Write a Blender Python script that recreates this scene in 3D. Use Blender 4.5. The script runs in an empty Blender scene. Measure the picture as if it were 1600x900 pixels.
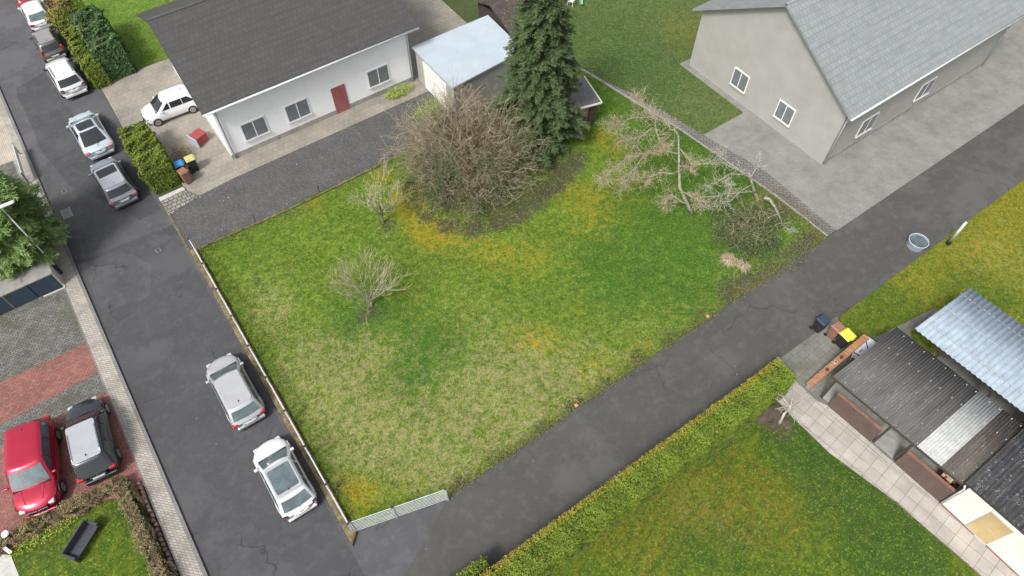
import bpy, math, random
import numpy as np
from mathutils import Vector, Matrix

random.seed(7); RNG = np.random.default_rng(11)
rad = math.radians
scene = bpy.context.scene

# ------------------------------------------------------------------ camera
# world frame: +X runs along the driveway, +Y along the street, metres
CH = 32.0; PITCH = rad(55.7); FPX = 1067.0
HEAD = Vector((0.576, 0.817))
cam_d = bpy.data.cameras.new("camera"); cam = bpy.data.objects.new("camera", cam_d)
scene.collection.objects.link(cam); scene.camera = cam
cam_d.sensor_width = 36; cam_d.lens = FPX / 1600 * 36
cam_d.clip_start = 0.5; cam_d.clip_end = 3000
cam.location = (0, 0, CH)
cam.rotation_euler = (rad(90) - PITCH, 0, math.atan2(HEAD.y, HEAD.x) - rad(90))

# ------------------------------------------------------------------ world and sun (overcast)
SUN_EL = rad(52); SUN_AZ = rad(250)       # high, veiled sun from the upper left of the street
w = bpy.data.worlds.new("World"); scene.world = w; w.use_nodes = True
nt = w.node_tree; bg = nt.nodes["Background"]
sky = nt.nodes.new("ShaderNodeTexSky"); sky.sky_type = 'NISHITA'; sky.sun_disc = False
sky.sun_elevation = SUN_EL; sky.sun_rotation = SUN_AZ; sky.air_density = 1.0; sky.dust_density = 4.0
hs = nt.nodes.new("ShaderNodeHueSaturation"); hs.inputs["Saturation"].default_value = 0.30
nt.links.new(sky.outputs[0], hs.inputs["Color"]); nt.links.new(hs.outputs[0], bg.inputs["Color"])
bg.inputs["Strength"].default_value = 0.125
sd = bpy.data.lights.new("sun", 'SUN'); sun = bpy.data.objects.new("sun", sd)
scene.collection.objects.link(sun)
sd.energy = 2.0; sd.angle = rad(12); sd.color = (1.0, 0.965, 0.92)
sdir = Vector((math.sin(SUN_AZ) * math.cos(SUN_EL), math.cos(SUN_AZ) * math.cos(SUN_EL), math.sin(SUN_EL)))
sun.rotation_euler = sdir.to_track_quat('Z', 'Y').to_euler()
scene.view_settings.view_transform = 'Standard'
scene.view_settings.look = 'None'
scene.view_settings.gamma = 1
scene.view_settings.exposure = 0.55
try: scene.view_settings.use_curve_mapping = False
except Exception: pass

# ------------------------------------------------------------------ helpers
def P(px, py, z=0.0):
    """point of the place at height z seen at photo pixel px, py"""
    u, v = px - 800, py - 450
    a = FPX * math.cos(PITCH) - v * math.sin(PITCH); b = FPX * math.sin(PITCH) + v * math.cos(PITCH)
    t = (CH - z) / b; x, y = u * t, a * t
    return (x * HEAD.y + y * HEAD.x, -x * HEAD.x + y * HEAD.y)

def srgb(r, g, b):
    f = lambda c: (c / 255 / 12.92) if c <= 10 else ((c / 255 + 0.055) / 1.055) ** 2.4
    return (f(r), f(g), f(b), 1)

class MB:
    def __init__(s): s.v = []; s.f = []; s.c = []
    def add(s, vs, fs):
        n = len(s.v); s.v += [tuple(p) for p in vs]; s.f += [tuple(i + n for i in f) for f in fs]
    def box(s, x0, x1, y0, y1, z0, z1):
        s.add([(x0,y0,z0),(x1,y0,z0),(x1,y1,z0),(x0,y1,z0),(x0,y0,z1),(x1,y0,z1),(x1,y1,z1),(x0,y1,z1)],
              [(0,3,2,1),(4,5,6,7),(0,1,5,4),(1,2,6,5),(2,3,7,6),(3,0,4,7)]); return s
    def prism(s, poly, z0, z1):
        n = len(poly)
        a = sum(poly[i][0]*poly[(i+1)%n][1]-poly[(i+1)%n][0]*poly[i][1] for i in range(n))
        if a < 0: poly = poly[::-1]
        zz = (lambda i, z: z[i] if isinstance(z, (list, tuple)) else z)
        s.add([(p[0],p[1],zz(i,z0)) for i,p in enumerate(poly)]+[(p[0],p[1],zz(i,z1)) for i,p in enumerate(poly)],
              [tuple(range(n))[::-1], tuple(range(n,2*n))]+[(i,(i+1)%n,(i+1)%n+n,i+n) for i in range(n)]); return s
    def beam(s, p, q, wd, ht):
        """box beam between two 3D points"""
        p, q = Vector(p), Vector(q); d = (q-p).normalized()
        u = d.cross(Vector((0,0,1)));
        if u.length < 1e-3: u = Vector((1,0,0))
        u.normalize(); k = u.cross(d)
        vs = [e + u*a*wd/2 + k*b*ht/2 for e in (p,q) for a,b in ((-1,-1),(1,-1),(1,1),(-1,1))]
        s.add(vs, [(0,1,2,3),(7,6,5,4),(0,4,5,1),(1,5,6,2),(2,6,7,3),(3,7,4,0)]); return s
    def tube(s, pts, rs, n=6, cap=True):
        pts = [Vector(p) for p in pts]
        if not isinstance(rs, (list, tuple)): rs = [rs]*len(pts)
        base = len(s.v); prev = None
        for i, p in enumerate(pts):
            d = (pts[min(i+1,len(pts)-1)] - pts[max(i-1,0)])
            if d.length < 1e-9: d = Vector((0,0,1))
            d.normalize()
            u = d.cross(Vector((0,0,1)) if abs(d.z) < .95 else Vector((1,0,0))).normalized()
            if prev is not None:
                u2 = prev - d*prev.dot(d)
                if u2.length > 1e-3: u = u2.normalized()
            prev = u; k = d.cross(u)
            for j in range(n):
                a = 2*math.pi*j/n
                s.v.append(tuple(p + (u*math.cos(a)+k*math.sin(a))*rs[i]))
        for i in range(len(pts)-1):
            for j in range(n):
                a = base+i*n+j; b = base+i*n+(j+1)%n
                s.f.append((a, b, b+n, a+n))
        if cap:
            s.f.append(tuple(base+j for j in range(n))[::-1])
            s.f.append(tuple(base+(len(pts)-1)*n+j for j in range(n)))
        return s
    def disc(s, c, r, axis, th, n=16):
        c = Vector(c); a = Vector(axis).normalized()
        return s.tube([c-a*th/2, c+a*th/2], r, n)
    def sheet(s, poly, z):
        n = len(poly)
        a = sum(poly[i][0]*poly[(i+1)%n][1]-poly[(i+1)%n][0]*poly[i][1] for i in range(n))
        if a < 0: poly = poly[::-1]
        s.add([(p[0],p[1],z) for p in poly], [tuple(range(n))]); return s

def rootloc(o):
    while o.parent: o = o.parent
    return o.location

def link_mesh(name, me, mats, parent):
    o = bpy.data.objects.new(name, me); scene.collection.objects.link(o)
    for m in (mats if isinstance(mats, (list, tuple)) else [mats]): me.materials.append(m)
    if parent is not None: o.parent = parent
    return o

def obj(name, mb, mat, parent=None, world=False, smooth=False, bevel=0.0, subsurf=0):
    vs = mb.v
    if world and parent is not None:
        l = rootloc(parent); vs = [(a-l.x, b-l.y, c-l.z) for a,b,c in vs]
    me = bpy.data.meshes.new(name); me.from_pydata(vs, [], mb.f); me.validate(); me.update()
    if smooth: me.polygons.foreach_set("use_smooth", [True]*len(me.polygons))
    o = link_mesh(name, me, mat, parent)
    if bevel:
        b = o.modifiers.new("bevel", 'BEVEL'); b.width = bevel; b.segments = 2; b.limit_method = 'ANGLE'
    if subsurf:
        b = o.modifiers.new("subsurf", 'SUBSURF'); b.levels = subsurf; b.render_levels = subsurf
    return o

def npmesh(name, V, F, mat, parent=None, attrs=None, smooth=False, world=True):
    """fast mesh: V (n,3), F (m,k) all the same size; attrs: name -> (n,4) point colours"""
    if world and parent is not None:
        l = rootloc(parent); V = V - np.array([l.x, l.y, l.z])
    me = bpy.data.meshes.new(name); n, m, k = len(V), len(F), F.shape[1]
    me.vertices.add(n); me.vertices.foreach_set("co", V.astype(np.float32).ravel())
    me.loops.add(m*k); me.loops.foreach_set("vertex_index", F.astype(np.int32).ravel())
    me.polygons.add(m); me.polygons.foreach_set("loop_start", np.arange(0, m*k, k, dtype=np.int32))
    try: me.polygons.foreach_set("loop_total", np.full(m, k, dtype=np.int32))
    except Exception: pass
    if smooth: me.polygons.foreach_set("use_smooth", np.ones(m, dtype=bool))
    for an, ar in (attrs or {}).items():
        a = me.attributes.new(an, 'FLOAT_COLOR', 'POINT'); a.data.foreach_set("color", ar.astype(np.float32).ravel())
    me.update(calc_edges=True); me.validate()
    return link_mesh(name, me, mat, parent)

def tag(o, label=None, cat=None, group=None, kind=None):
    if label: o['label'] = label
    if cat: o['category'] = cat
    if group: o['group'] = group
    if kind: o['kind'] = kind
    return o

def thing(name, label, cat, loc=(0,0,0), rotz=0, group=None):
    o = bpy.data.objects.new(name, None); scene.collection.objects.link(o)
    o.empty_display_size = 0.2
    o.location = loc if len(loc) == 3 else (loc[0], loc[1], 0); o.rotation_euler = (0, 0, rotz)
    return tag(o, label, cat, group)

def struct(name, mb, mat, **k):
    o = obj(name, mb, mat, **k); o['kind'] = 'structure'; return o

# ------------------------------------------------------------------ materials
def newmat(name):
    m = bpy.data.materials.new(name); m.use_nodes = True
    b = m.node_tree.nodes["Principled BSDF"]; return m, m.node_tree, b
def N(t, typ, **k):
    n = t.nodes.new(typ)
    for a, v in k.items(): setattr(n, a, v)
    return n
def noise(t, vec, scale, detail=4, rough=.6):
    n = N(t, "ShaderNodeTexNoise"); n.inputs["Scale"].default_value = scale
    n.inputs["Detail"].default_value = detail; n.inputs["Roughness"].default_value = rough
    t.links.new(vec, n.inputs["Vector"]); return n.outputs["Fac"]
def ramp(t, fac, lo, hi):
    m = N(t, "ShaderNodeMapRange"); m.inputs["From Min"].default_value = lo; m.inputs["From Max"].default_value = hi
    t.links.new(fac, m.inputs["Value"]); return m.outputs[0]
def mix(t, fac, a, b, typ='MIX'):
    n = N(t, "ShaderNodeMix", data_type='RGBA', blend_type=typ)
    for s, v in ((n.inputs["Factor"], fac), (n.inputs["A"], a), (n.inputs["B"], b)):
        pass
    for idx, v in ((0, fac), (6, a), (7, b)):
        s = n.inputs[idx]
        if isinstance(v, bpy.types.NodeSocket): t.links.new(v, s)
        else: s.default_value = v
    return n.outputs[2]
def math_(t, op, a, b=0.0):
    n = N(t, "ShaderNodeMath", operation=op)
    for i, v in ((0, a), (1, b)):
        if isinstance(v, bpy.types.NodeSocket): t.links.new(v, n.inputs[i])
        else: n.inputs[i].default_value = v
    return n.outputs[0]
def pos(t): return N(t, "ShaderNodeNewGeometry").outputs["Position"]
def ocoord(t): return N(t, "ShaderNodeTexCoord").outputs["Object"]
def bump(t, b, h, strength=.3, dist=.02):
    n = N(t, "ShaderNodeBump"); n.inputs["Strength"].default_value = strength; n.inputs["Distance"].default_value = dist
    t.links.new(h, n.inputs["Height"]); t.links.new(n.outputs[0], b.inputs["Normal"])

def simple(name, col, rough=.6, metal=0, var=.12, scale=3.0, dirt=None, bmp=.15, spec=.5, coat=0, fine=40):
    m, t, b = newmat(name); p = ocoord(t)
    c1 = tuple(x*(1-var) for x in col[:3])+(1,); c2 = tuple(min(1,x*(1+var)) for x in col[:3])+(1,)
    c = mix(t, ramp(t, noise(t, p, scale, 6), .35, .65), c1, c2)
    if dirt: c = mix(t, ramp(t, noise(t, p, scale*2.7, 8, .7), .52, .75), c, dirt)
    t.links.new(c, b.inputs["Base Color"])
    b.inputs["Roughness"].default_value = rough; b.inputs["Metallic"].default_value = metal
    b.inputs["Specular IOR Level"].default_value = spec; b.inputs["Coat Weight"].default_value = coat
    if bmp: bump(t, b, noise(t, p, fine, 3), bmp, .01)
    return m

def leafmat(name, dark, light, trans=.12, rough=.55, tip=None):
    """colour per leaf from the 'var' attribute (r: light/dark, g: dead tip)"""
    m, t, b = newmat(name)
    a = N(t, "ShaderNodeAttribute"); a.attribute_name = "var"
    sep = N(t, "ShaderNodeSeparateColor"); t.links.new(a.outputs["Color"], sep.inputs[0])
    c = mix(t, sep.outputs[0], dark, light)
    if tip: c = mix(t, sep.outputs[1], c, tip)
    t.links.new(c, b.inputs["Base Color"]); b.inputs["Roughness"].default_value = rough
    b.inputs["Specular IOR Level"].default_value = .25
    return m

def asphalt(name, base, patchy=.35, crack=True):
    m, t, b = newmat(name); p = pos(t)
    c = mix(t, ramp(t, noise(t, p, .35, 5, .6), .3, .7), tuple(x*(1-patchy*.4) for x in base[:3])+(1,), tuple(x*(1+patchy*.5) for x in base[:3])+(1,))
    c = mix(t, ramp(t, noise(t, p, 1.6, 8, .75), .50, .74), c, tuple(x*1.5 for x in base[:3])+(1,))
    c = mix(t, ramp(t, noise(t, p, .22, 6, .7), .52, .60), c, tuple(x*1.3 for x in base[:3])+(1,))
    c = mix(t, ramp(t, noise(t, p, 26, 3, .8), .62, .75), c, tuple(x*1.8+.01 for x in base[:3])+(1,))
    c = mix(t, ramp(t, noise(t, p, 60, 2, .6), .3, .7), mix(t, .25, c, (0.01,.01,.01,1)), c)
    wv = N(t, "ShaderNodeTexNoise"); wv.inputs["Scale"].default_value = 1.3; t.links.new(p, wv.inputs["Vector"])
    ad = N(t, "ShaderNodeVectorMath", operation='ADD'); t.links.new(p, ad.inputs[0]); t.links.new(wv.outputs["Color"], ad.inputs[1])
    vc = N(t, "ShaderNodeTexVoronoi", feature='DISTANCE_TO_EDGE'); vc.inputs["Scale"].default_value = .16; t.links.new(ad.outputs[0], vc.inputs["Vector"])
    c = mix(t, math_(t, 'MULTIPLY', ramp(t, vc.outputs["Distance"], .006, .002), math_(t,'MULTIPLY',ramp(t, noise(t, p, .3, 3), .48, .55),.6)), c, (.03,.03,.03,1))
    v = N(t, "ShaderNodeTexVoronoi"); v.inputs["Scale"].default_value = 1.1; t.links.new(p, v.inputs["Vector"])
    spk = ramp(t, v.outputs["Distance"], .028, .018)
    c = mix(t, spk, c, (.35,.35,.33,1))
    t.links.new(c, b.inputs["Base Color"]); b.inputs["Roughness"].default_value = .85
    b.inputs["Specular IOR Level"].default_value = .3
    bump(t, b, noise(t, p, 90, 2), .25, .01)
    return m

def paving(name, c1, c2, mortar, bw=.24, bh=.12, rot=0, moss=None, mossamt=.6, var=.5, offset=.5, ms=.008, speck=None):
    m, t, b = newmat(name); p = pos(t)
    mp = N(t, "ShaderNodeMapping"); mp.inputs["Rotation"].default_value = (0,0,rot); t.links.new(p, mp.inputs["Vector"])
    br = N(t, "ShaderNodeTexBrick"); t.links.new(mp.outputs[0], br.inputs["Vector"])
    br.offset = offset
    for k, v in (("Scale",1.0),("Mortar Size",ms),("Mortar Smooth",.3),("Bias",-.1),("Brick Width",bw),("Row Height",bh)):
        br.inputs[k].default_value = v
    br.inputs["Color1"].default_value = c1; br.inputs["Color2"].default_value = c2; br.inputs["Mortar"].default_value = mortar
    c = mix(t, ramp(t, noise(t, p, .7, 6, .65), .35, .7), br.outputs["Color"], mix(t, .35, br.outputs["Color"], (.02,.02,.02,1)))
    c = mix(t, math_(t, 'MULTIPLY', ramp(t, noise(t, p, 9, 5, .7), .5, .8), .5), c, mix(t, .5, c, (.5,.48,.44,1)))
    if moss: c = mix(t, math_(t, 'MULTIPLY', ramp(t, noise(t, p, .9, 7, .7), .5, .62), mossamt), c, moss)
    if speck:
        v = N(t, "ShaderNodeTexVoronoi"); v.inputs["Scale"].default_value = 2.2; t.links.new(p, v.inputs["Vector"])
        c = mix(t, math_(t, 'MULTIPLY', ramp(t, v.outputs["Distance"], .12, .06), ramp(t, noise(t, p, .5, 3), .5, .6)), c, speck)
    t.links.new(c, b.inputs["Base Color"]); b.inputs["Roughness"].default_value = .85; b.inputs["Specular IOR Level"].default_value = .3
    bump(t, b, math_(t, 'SUBTRACT', noise(t, p, 30, 3), br.outputs["Fac"]), .4, .01)
    return m

# grass: the paint attribute holds r = orange moss, g = dry straw, b = lush dark grass, a = bare earth
def grassmat(name, g1, g2, straw, moss, lush, earth):
    m, t, b = newmat(name); p = pos(t)
    a = N(t, "ShaderNodeAttribute"); a.attribute_name = "paint"
    sep = N(t, "ShaderNodeSeparateColor"); t.links.new(a.outputs["Color"], sep.inputs[0])
    a2 = N(t, "ShaderNodeAttribute"); a2.attribute_name = "earth"
    sep2 = N(t, "ShaderNodeSeparateColor"); t.links.new(a2.outputs["Color"], sep2.inputs[0])
    a3 = N(t, "ShaderNodeAttribute"); a3.attribute_name = "tint"
    sep3 = N(t, "ShaderNodeSeparateColor"); t.links.new(a3.outputs["Color"], sep3.inputs[0])
    n1 = noise(t, p, .9, 7, .68); n2 = noise(t, p, 7, 6, .75); n3 = noise(t, p, 26, 4, .7)
    c = mix(t, ramp(t, noise(t, p, 2.4, 6, .72), .42, .60), g1, g2)
    c = mix(t, math_(t, 'MULTIPLY', ramp(t, noise(t, p, 2.1, 6, .72), .52, .62), .6), c, lush)
    c = mix(t, math_(t, 'MULTIPLY', ramp(t, noise(t, p, 5.3, 6, .75), .54, .64), .75), c, tuple(min(1, x*1.45) for x in g2[:3])+(1,))
    c = mix(t, math_(t, 'MULTIPLY', ramp(t, noise(t, p, 6.1, 6, .8), .57, .66), .55), c, mix(t, .45, c, straw))
    c = mix(t, math_(t, 'MULTIPLY', ramp(t, noise(t, p, 4.3, 7, .8), .60, .66), .55), c, mix(t, .3, moss, straw))
    def layer(c, w, nz, off, col, soft=.10, mx=.9):
        # present where weight exceeds a noisy threshold
        th = math_(t, 'ADD', math_(t, 'MULTIPLY', w, .20), nz)
        gate = ramp(t, w, .02, .45)
        return mix(t, math_(t, 'MULTIPLY', math_(t, 'MULTIPLY', ramp(t, th, off, off+soft), gate), mx), c, col)
    def blend(s1, s2, k=.5):
        return math_(t, 'ADD', math_(t, 'MULTIPLY', noise(t, p, s1, 6, .7), k), math_(t, 'MULTIPLY', noise(t, p, s2, 5, .75), 1-k))
    c = layer(c, sep.outputs[2], blend(1.3, 8, .6), .545, lush, .16, .75)
    c = layer(c, sep.outputs[1], blend(2.0, 9, .5), .555, straw, .14, .72)
    c = layer(c, sep.outputs[0], blend(2.3, 9, .5), .565, moss, .16, .72)
    c = layer(c, sep2.outputs[0], blend(3.0, 12, .5), .535, earth, .10, .95)
    c = mix(t, math_(t, 'MULTIPLY', ramp(t, n3, .54, .42), .5), c, (.020,.038,.006,1))
    c = mix(t, math_(t, 'MULTIPLY', ramp(t, noise(t, p, 15, 5, .8), .54, .66), .45), c, mix(t, .5, c, (.42,.44,.20,1)))
    # tufts: each clump of blades a little lighter, yellower or duller than the next
    c = mix(t, math_(t, 'MULTIPLY', ramp(t, noise(t, p, 5.5, 5, .7), .50, .40), .42), c, (.022,.055,.008,1))
    c = mix(t, math_(t, 'MULTIPLY', ramp(t, noise(t, p, 7.5, 6, .75), .55, .64), .50), c, (.30,.40,.05,1))
    c = mix(t, math_(t, 'MULTIPLY', ramp(t, noise(t, p, 9.5, 6, .8), .61, .66), .50), c, (.36,.26,.15,1))
    v = N(t, "ShaderNodeTexVoronoi"); v.inputs["Scale"].default_value = 1.7; t.links.new(p, v.inputs["Vector"])
    c = mix(t, ramp(t, v.outputs["Distance"], .03, .02), c, (.55,.52,.42,1))
    c = mix(t, math_(t, 'MULTIPLY', sep3.outputs[0], .40), c, mix(t, .5, c, (.55,.58,.28,1)))
    t.links.new(c, b.inputs["Base Color"]); b.inputs["Roughness"].default_value = .8
    b.inputs["Specular IOR Level"].default_value = .15
    bump(t, b, n3, .8, .05)
    return m

M = {}
M['asphalt'] = asphalt('road asphalt', (.095,.095,.10,1))
M['asphalt_dark'] = asphalt('newer asphalt patch', (.074,.074,.080,1), .3)
M['asphalt_drive'] = asphalt('driveway asphalt', (.086,.085,.078,1), .2)
M['sidewalk'] = paving('beige pavement blocks', (.50,.455,.40,1), (.36,.335,.30,1), (.12,.11,.095,1), .22,.11, rad(45), ms=.009)
M['sidewalk_pale'] = paving('pale pavement blocks', (.52,.46,.38,1), (.46,.41,.35,1), (.22,.19,.15,1), .5,.12, rad(90))
M['kerb'] = paving('kerb stone', (.24,.235,.225,1), (.19,.19,.18,1), (.06,.06,.055,1), 1.0, .5, rad(90), ms=.006)
M['yard_grey'] = paving('grey yard blocks', (.21,.205,.19,1), (.12,.12,.115,1), (.04,.042,.03,1), .24,.13, 0, moss=(.085,.08,.04,1), mossamt=.5, ms=.014)
M['yard_red'] = paving('red yard blocks', (.34,.135,.11,1), (.235,.095,.08,1), (.10,.075,.06,1), .24,.13, 0, ms=.011)
M['drive_grey'] = paving('dark driveway blocks', (.125,.123,.12,1), (.092,.092,.092,1), (.045,.045,.042,1), .20,.12, rad(90), ms=.010, speck=(.4,.4,.38,1))
M['cobble'] = paving('cobbled edge', (.34,.325,.29,1), (.22,.21,.19,1), (.07,.065,.05,1), .3,.3, 0, ms=.03)
M['yard_beige'] = paving('beige yard slabs', (.33,.30,.25,1), (.29,.27,.23,1), (.13,.12,.10,1), .4,.4, 0, ms=.008)
M['path_slab'] = paving('garden path slabs', (.50,.46,.41,1), (.42,.385,.345,1), (.16,.145,.12,1), .62,.62, rad(-7), ms=.009, offset=0)
M['patio_slab'] = paving('patio slabs', (.225,.22,.195,1), (.185,.18,.16,1), (.09,.09,.07,1), .5,.5, rad(-3), ms=.009, moss=(.12,.12,.07,1), mossamt=.5)
M['house_yard'] = paving('house forecourt paving', (.27,.265,.245,1), (.245,.24,.225,1), (.17,.165,.15,1), .4,.2, rad(45), ms=.006)
M['block_path'] = paving('grey herringbone path', (.22,.21,.19,1), (.16,.155,.145,1), (.05,.05,.045,1), .4,.2, rad(45), ms=.018)
M['concrete'] = simple('concrete', (.30,.295,.275,1), .85, var=.15, scale=1.2, dirt=(.14,.135,.11,1))
M['concrete_light'] = simple('light concrete', (.5,.49,.46,1), .8, var=.1, scale=2, dirt=(.3,.28,.24,1))
M['plinth'] = simple('mossy wall top', (.17,.135,.07,1), .95, var=.5, scale=3, dirt=(.05,.038,.022,1), bmp=.7, fine=18)
M['soil'] = simple('bare soil', (.085,.065,.05,1), .95, var=.35, scale=2.5, dirt=(.16,.12,.09,1), bmp=.8, fine=25)
M['galv'] = simple('galvanised steel', (.58,.61,.63,1), .6, .1, var=.1)
M['dark_metal'] = simple('dark painted metal', (.03,.032,.035,1), .5, .2)
M['white_paint'] = simple('white paint', (.78,.78,.76,1), .5, var=.04)
M['render_white'] = simple('white house render', (.86,.87,.89,1), .85, var=.02, scale=.8, dirt=(.80,.80,.79,1))
M['render_cream'] = simple('cream white render', (.70,.69,.645,1), .85, var=.03, scale=1, bmp=.1)
M['render_beige'] = simple('beige house render', (.36,.355,.33,1), .85, var=.06, scale=.8)
M['black_plastic'] = simple('black plastic', (.02,.02,.022,1), .5)
M['rubber'] = simple('tyre rubber', (.018,.018,.018,1), .8)
M['rim'] = simple('alloy rim', (.45,.46,.48,1), .35, .8)
M['glass_dark'] = simple('car glass', (.022,.026,.030,1), .06, 0, var=.1, bmp=0, spec=.8)
M['glass_mid'] = simple('light car glass', (.10,.13,.14,1), .08, 0, var=.4, scale=1.5, bmp=0, spec=.8)
M['tail'] = simple('tail lamp red', (.45,.03,.035,1), .2, bmp=0)
M['tail_pink'] = simple('pale tail lamp', (.55,.22,.22,1), .2, bmp=0)
M['headlamp'] = simple('head lamp glass', (.6,.63,.66,1), .12, .3, bmp=0)
M['plate'] = simple('number plate', (.72,.72,.70,1), .5, bmp=0)
M['chrome'] = simple('chrome trim', (.6,.6,.62,1), .2, .9, bmp=0)
M['navy'] = simple('blue grey bin doors', (.030,.050,.075,1), .55, var=.1)
M['brown_panel'] = simple('brown wall panel', (.115,.078,.066,1), .75, var=.1, scale=2, dirt=(.08,.055,.045,1))
M['wood_dark'] = simple('dark timber', (.055,.042,.033,1), .8, var=.2)
M['wood_red'] = simple('reddish timber cap', (.24,.12,.085,1), .75, var=.2)
M['brown_bin'] = simple('brown bin plastic', (.26,.13,.09,1), .5)
M['yellow_lid'] = simple('yellow lid plastic', (.80,.70,.07,1), .45, var=.03)
M['yellow_soft'] = simple('faded yellow lid', (.50,.46,.18,1), .5)
M['blue_lid'] = simple('blue lid plastic', (.04,.25,.62,1), .45, var=.05)
M['tub_white'] = simple('white plastic', (.62,.66,.70,1), .45, var=.05)
M['blind'] = paving('tan blind', (.62,.46,.24,1), (.58,.43,.22,1), (.42,.30,.15,1), 3, .09, rad(90), ms=.012)
M['bark'] = simple('brown bark', (.17,.13,.10,1), .9, var=.3, scale=8, bmp=.5)
M['bark_grey'] = simple('lichened grey bark', (.27,.235,.20,1), .9, var=.45, scale=7, dirt=(.52,.51,.47,1), bmp=.8)
M['twig_pale'] = simple('pale lichened twigs', (.47,.45,.38,1), .9, var=.2, scale=5, bmp=0)
M['twig_tan'] = simple('tan twigs', (.40,.35,.23,1), .9, var=.3, scale=2.5, bmp=0)
M['twig_brown'] = simple('brown stems', (.235,.20,.125,1), .9, var=.35, scale=1.5, bmp=0)
M['twig_pink'] = simple('budding pinkish twigs', (.44,.36,.26,1), .9, var=.25, scale=2, bmp=0)
M['straw_plain'] = simple('dry straw blades', (.42,.35,.23,1), .9, var=.35, scale=7, bmp=0)

# ------------------------------------------------------------------ GROUND
def sm(x): return x
gm, gt, gb = newmat('far ground')
gc = mix(gt, ramp(gt, noise(gt, pos(gt), .15, 6, .6), .35, .65), (.045,.075,.018,1), (.085,.10,.035,1))
gc = mix(gt, ramp(gt, noise(gt, pos(gt), 6, 5, .7), .4, .7), gc, (.03,.05,.012,1))
gt.links.new(gc, gb.inputs["Base Color"]); gb.inputs["Roughness"].default_value = .9
struct('ground', MB().box(-900, 900, -900, 900, -.5, -.03), gm)

# grass sheets with painted kinds of grass
def gauss_field(X, Y, spots):
    f = np.zeros_like(X)
    for (px, py, r, wt) in spots:
        cx, cy = P(px, py); f = f + wt*np.exp(-((X-cx)**2+(Y-cy)**2)/(2*(r*1.0)**2))
    return np.clip(f, 0, 1.1)
def inpoly(X, Y, poly):
    ins = np.zeros(X.shape, bool); n = len(poly)
    for i in range(n):
        x1,y1 = poly[i]; x2,y2 = poly[(i+1)%n]
        if y1 == y2: continue
        c = ((Y >= min(y1,y2)) & (Y < max(y1,y2))) & (X < (x2-x1)*(Y-y1)/(y2-y1)+x1)
        ins ^= c
    return ins

GRASS = dict()
M['grass_lot'] = grassmat('rough spring lawn', (.088,.172,.014,1), (.195,.275,.030,1), (.46,.375,.20,1), (.50,.32,.015,1), (.036,.135,.014,1), (.080,.062,.048,1))
M['grass_south'] = grassmat('mossy garden lawn', (.062,.120,.008,1), (.14,.185,.012,1), (.30,.24,.07,1), (.27,.14,.016,1), (.024,.078,.014,1), (.10,.08,.05,1))
M['grass_east'] = grassmat('yellow mossy lawn', (.115,.165,.013,1), (.24,.235,.020,1), (.36,.31,.09,1), (.40,.25,.012,1), (.07,.125,.010,1), (.10,.08,.05,1))

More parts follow.
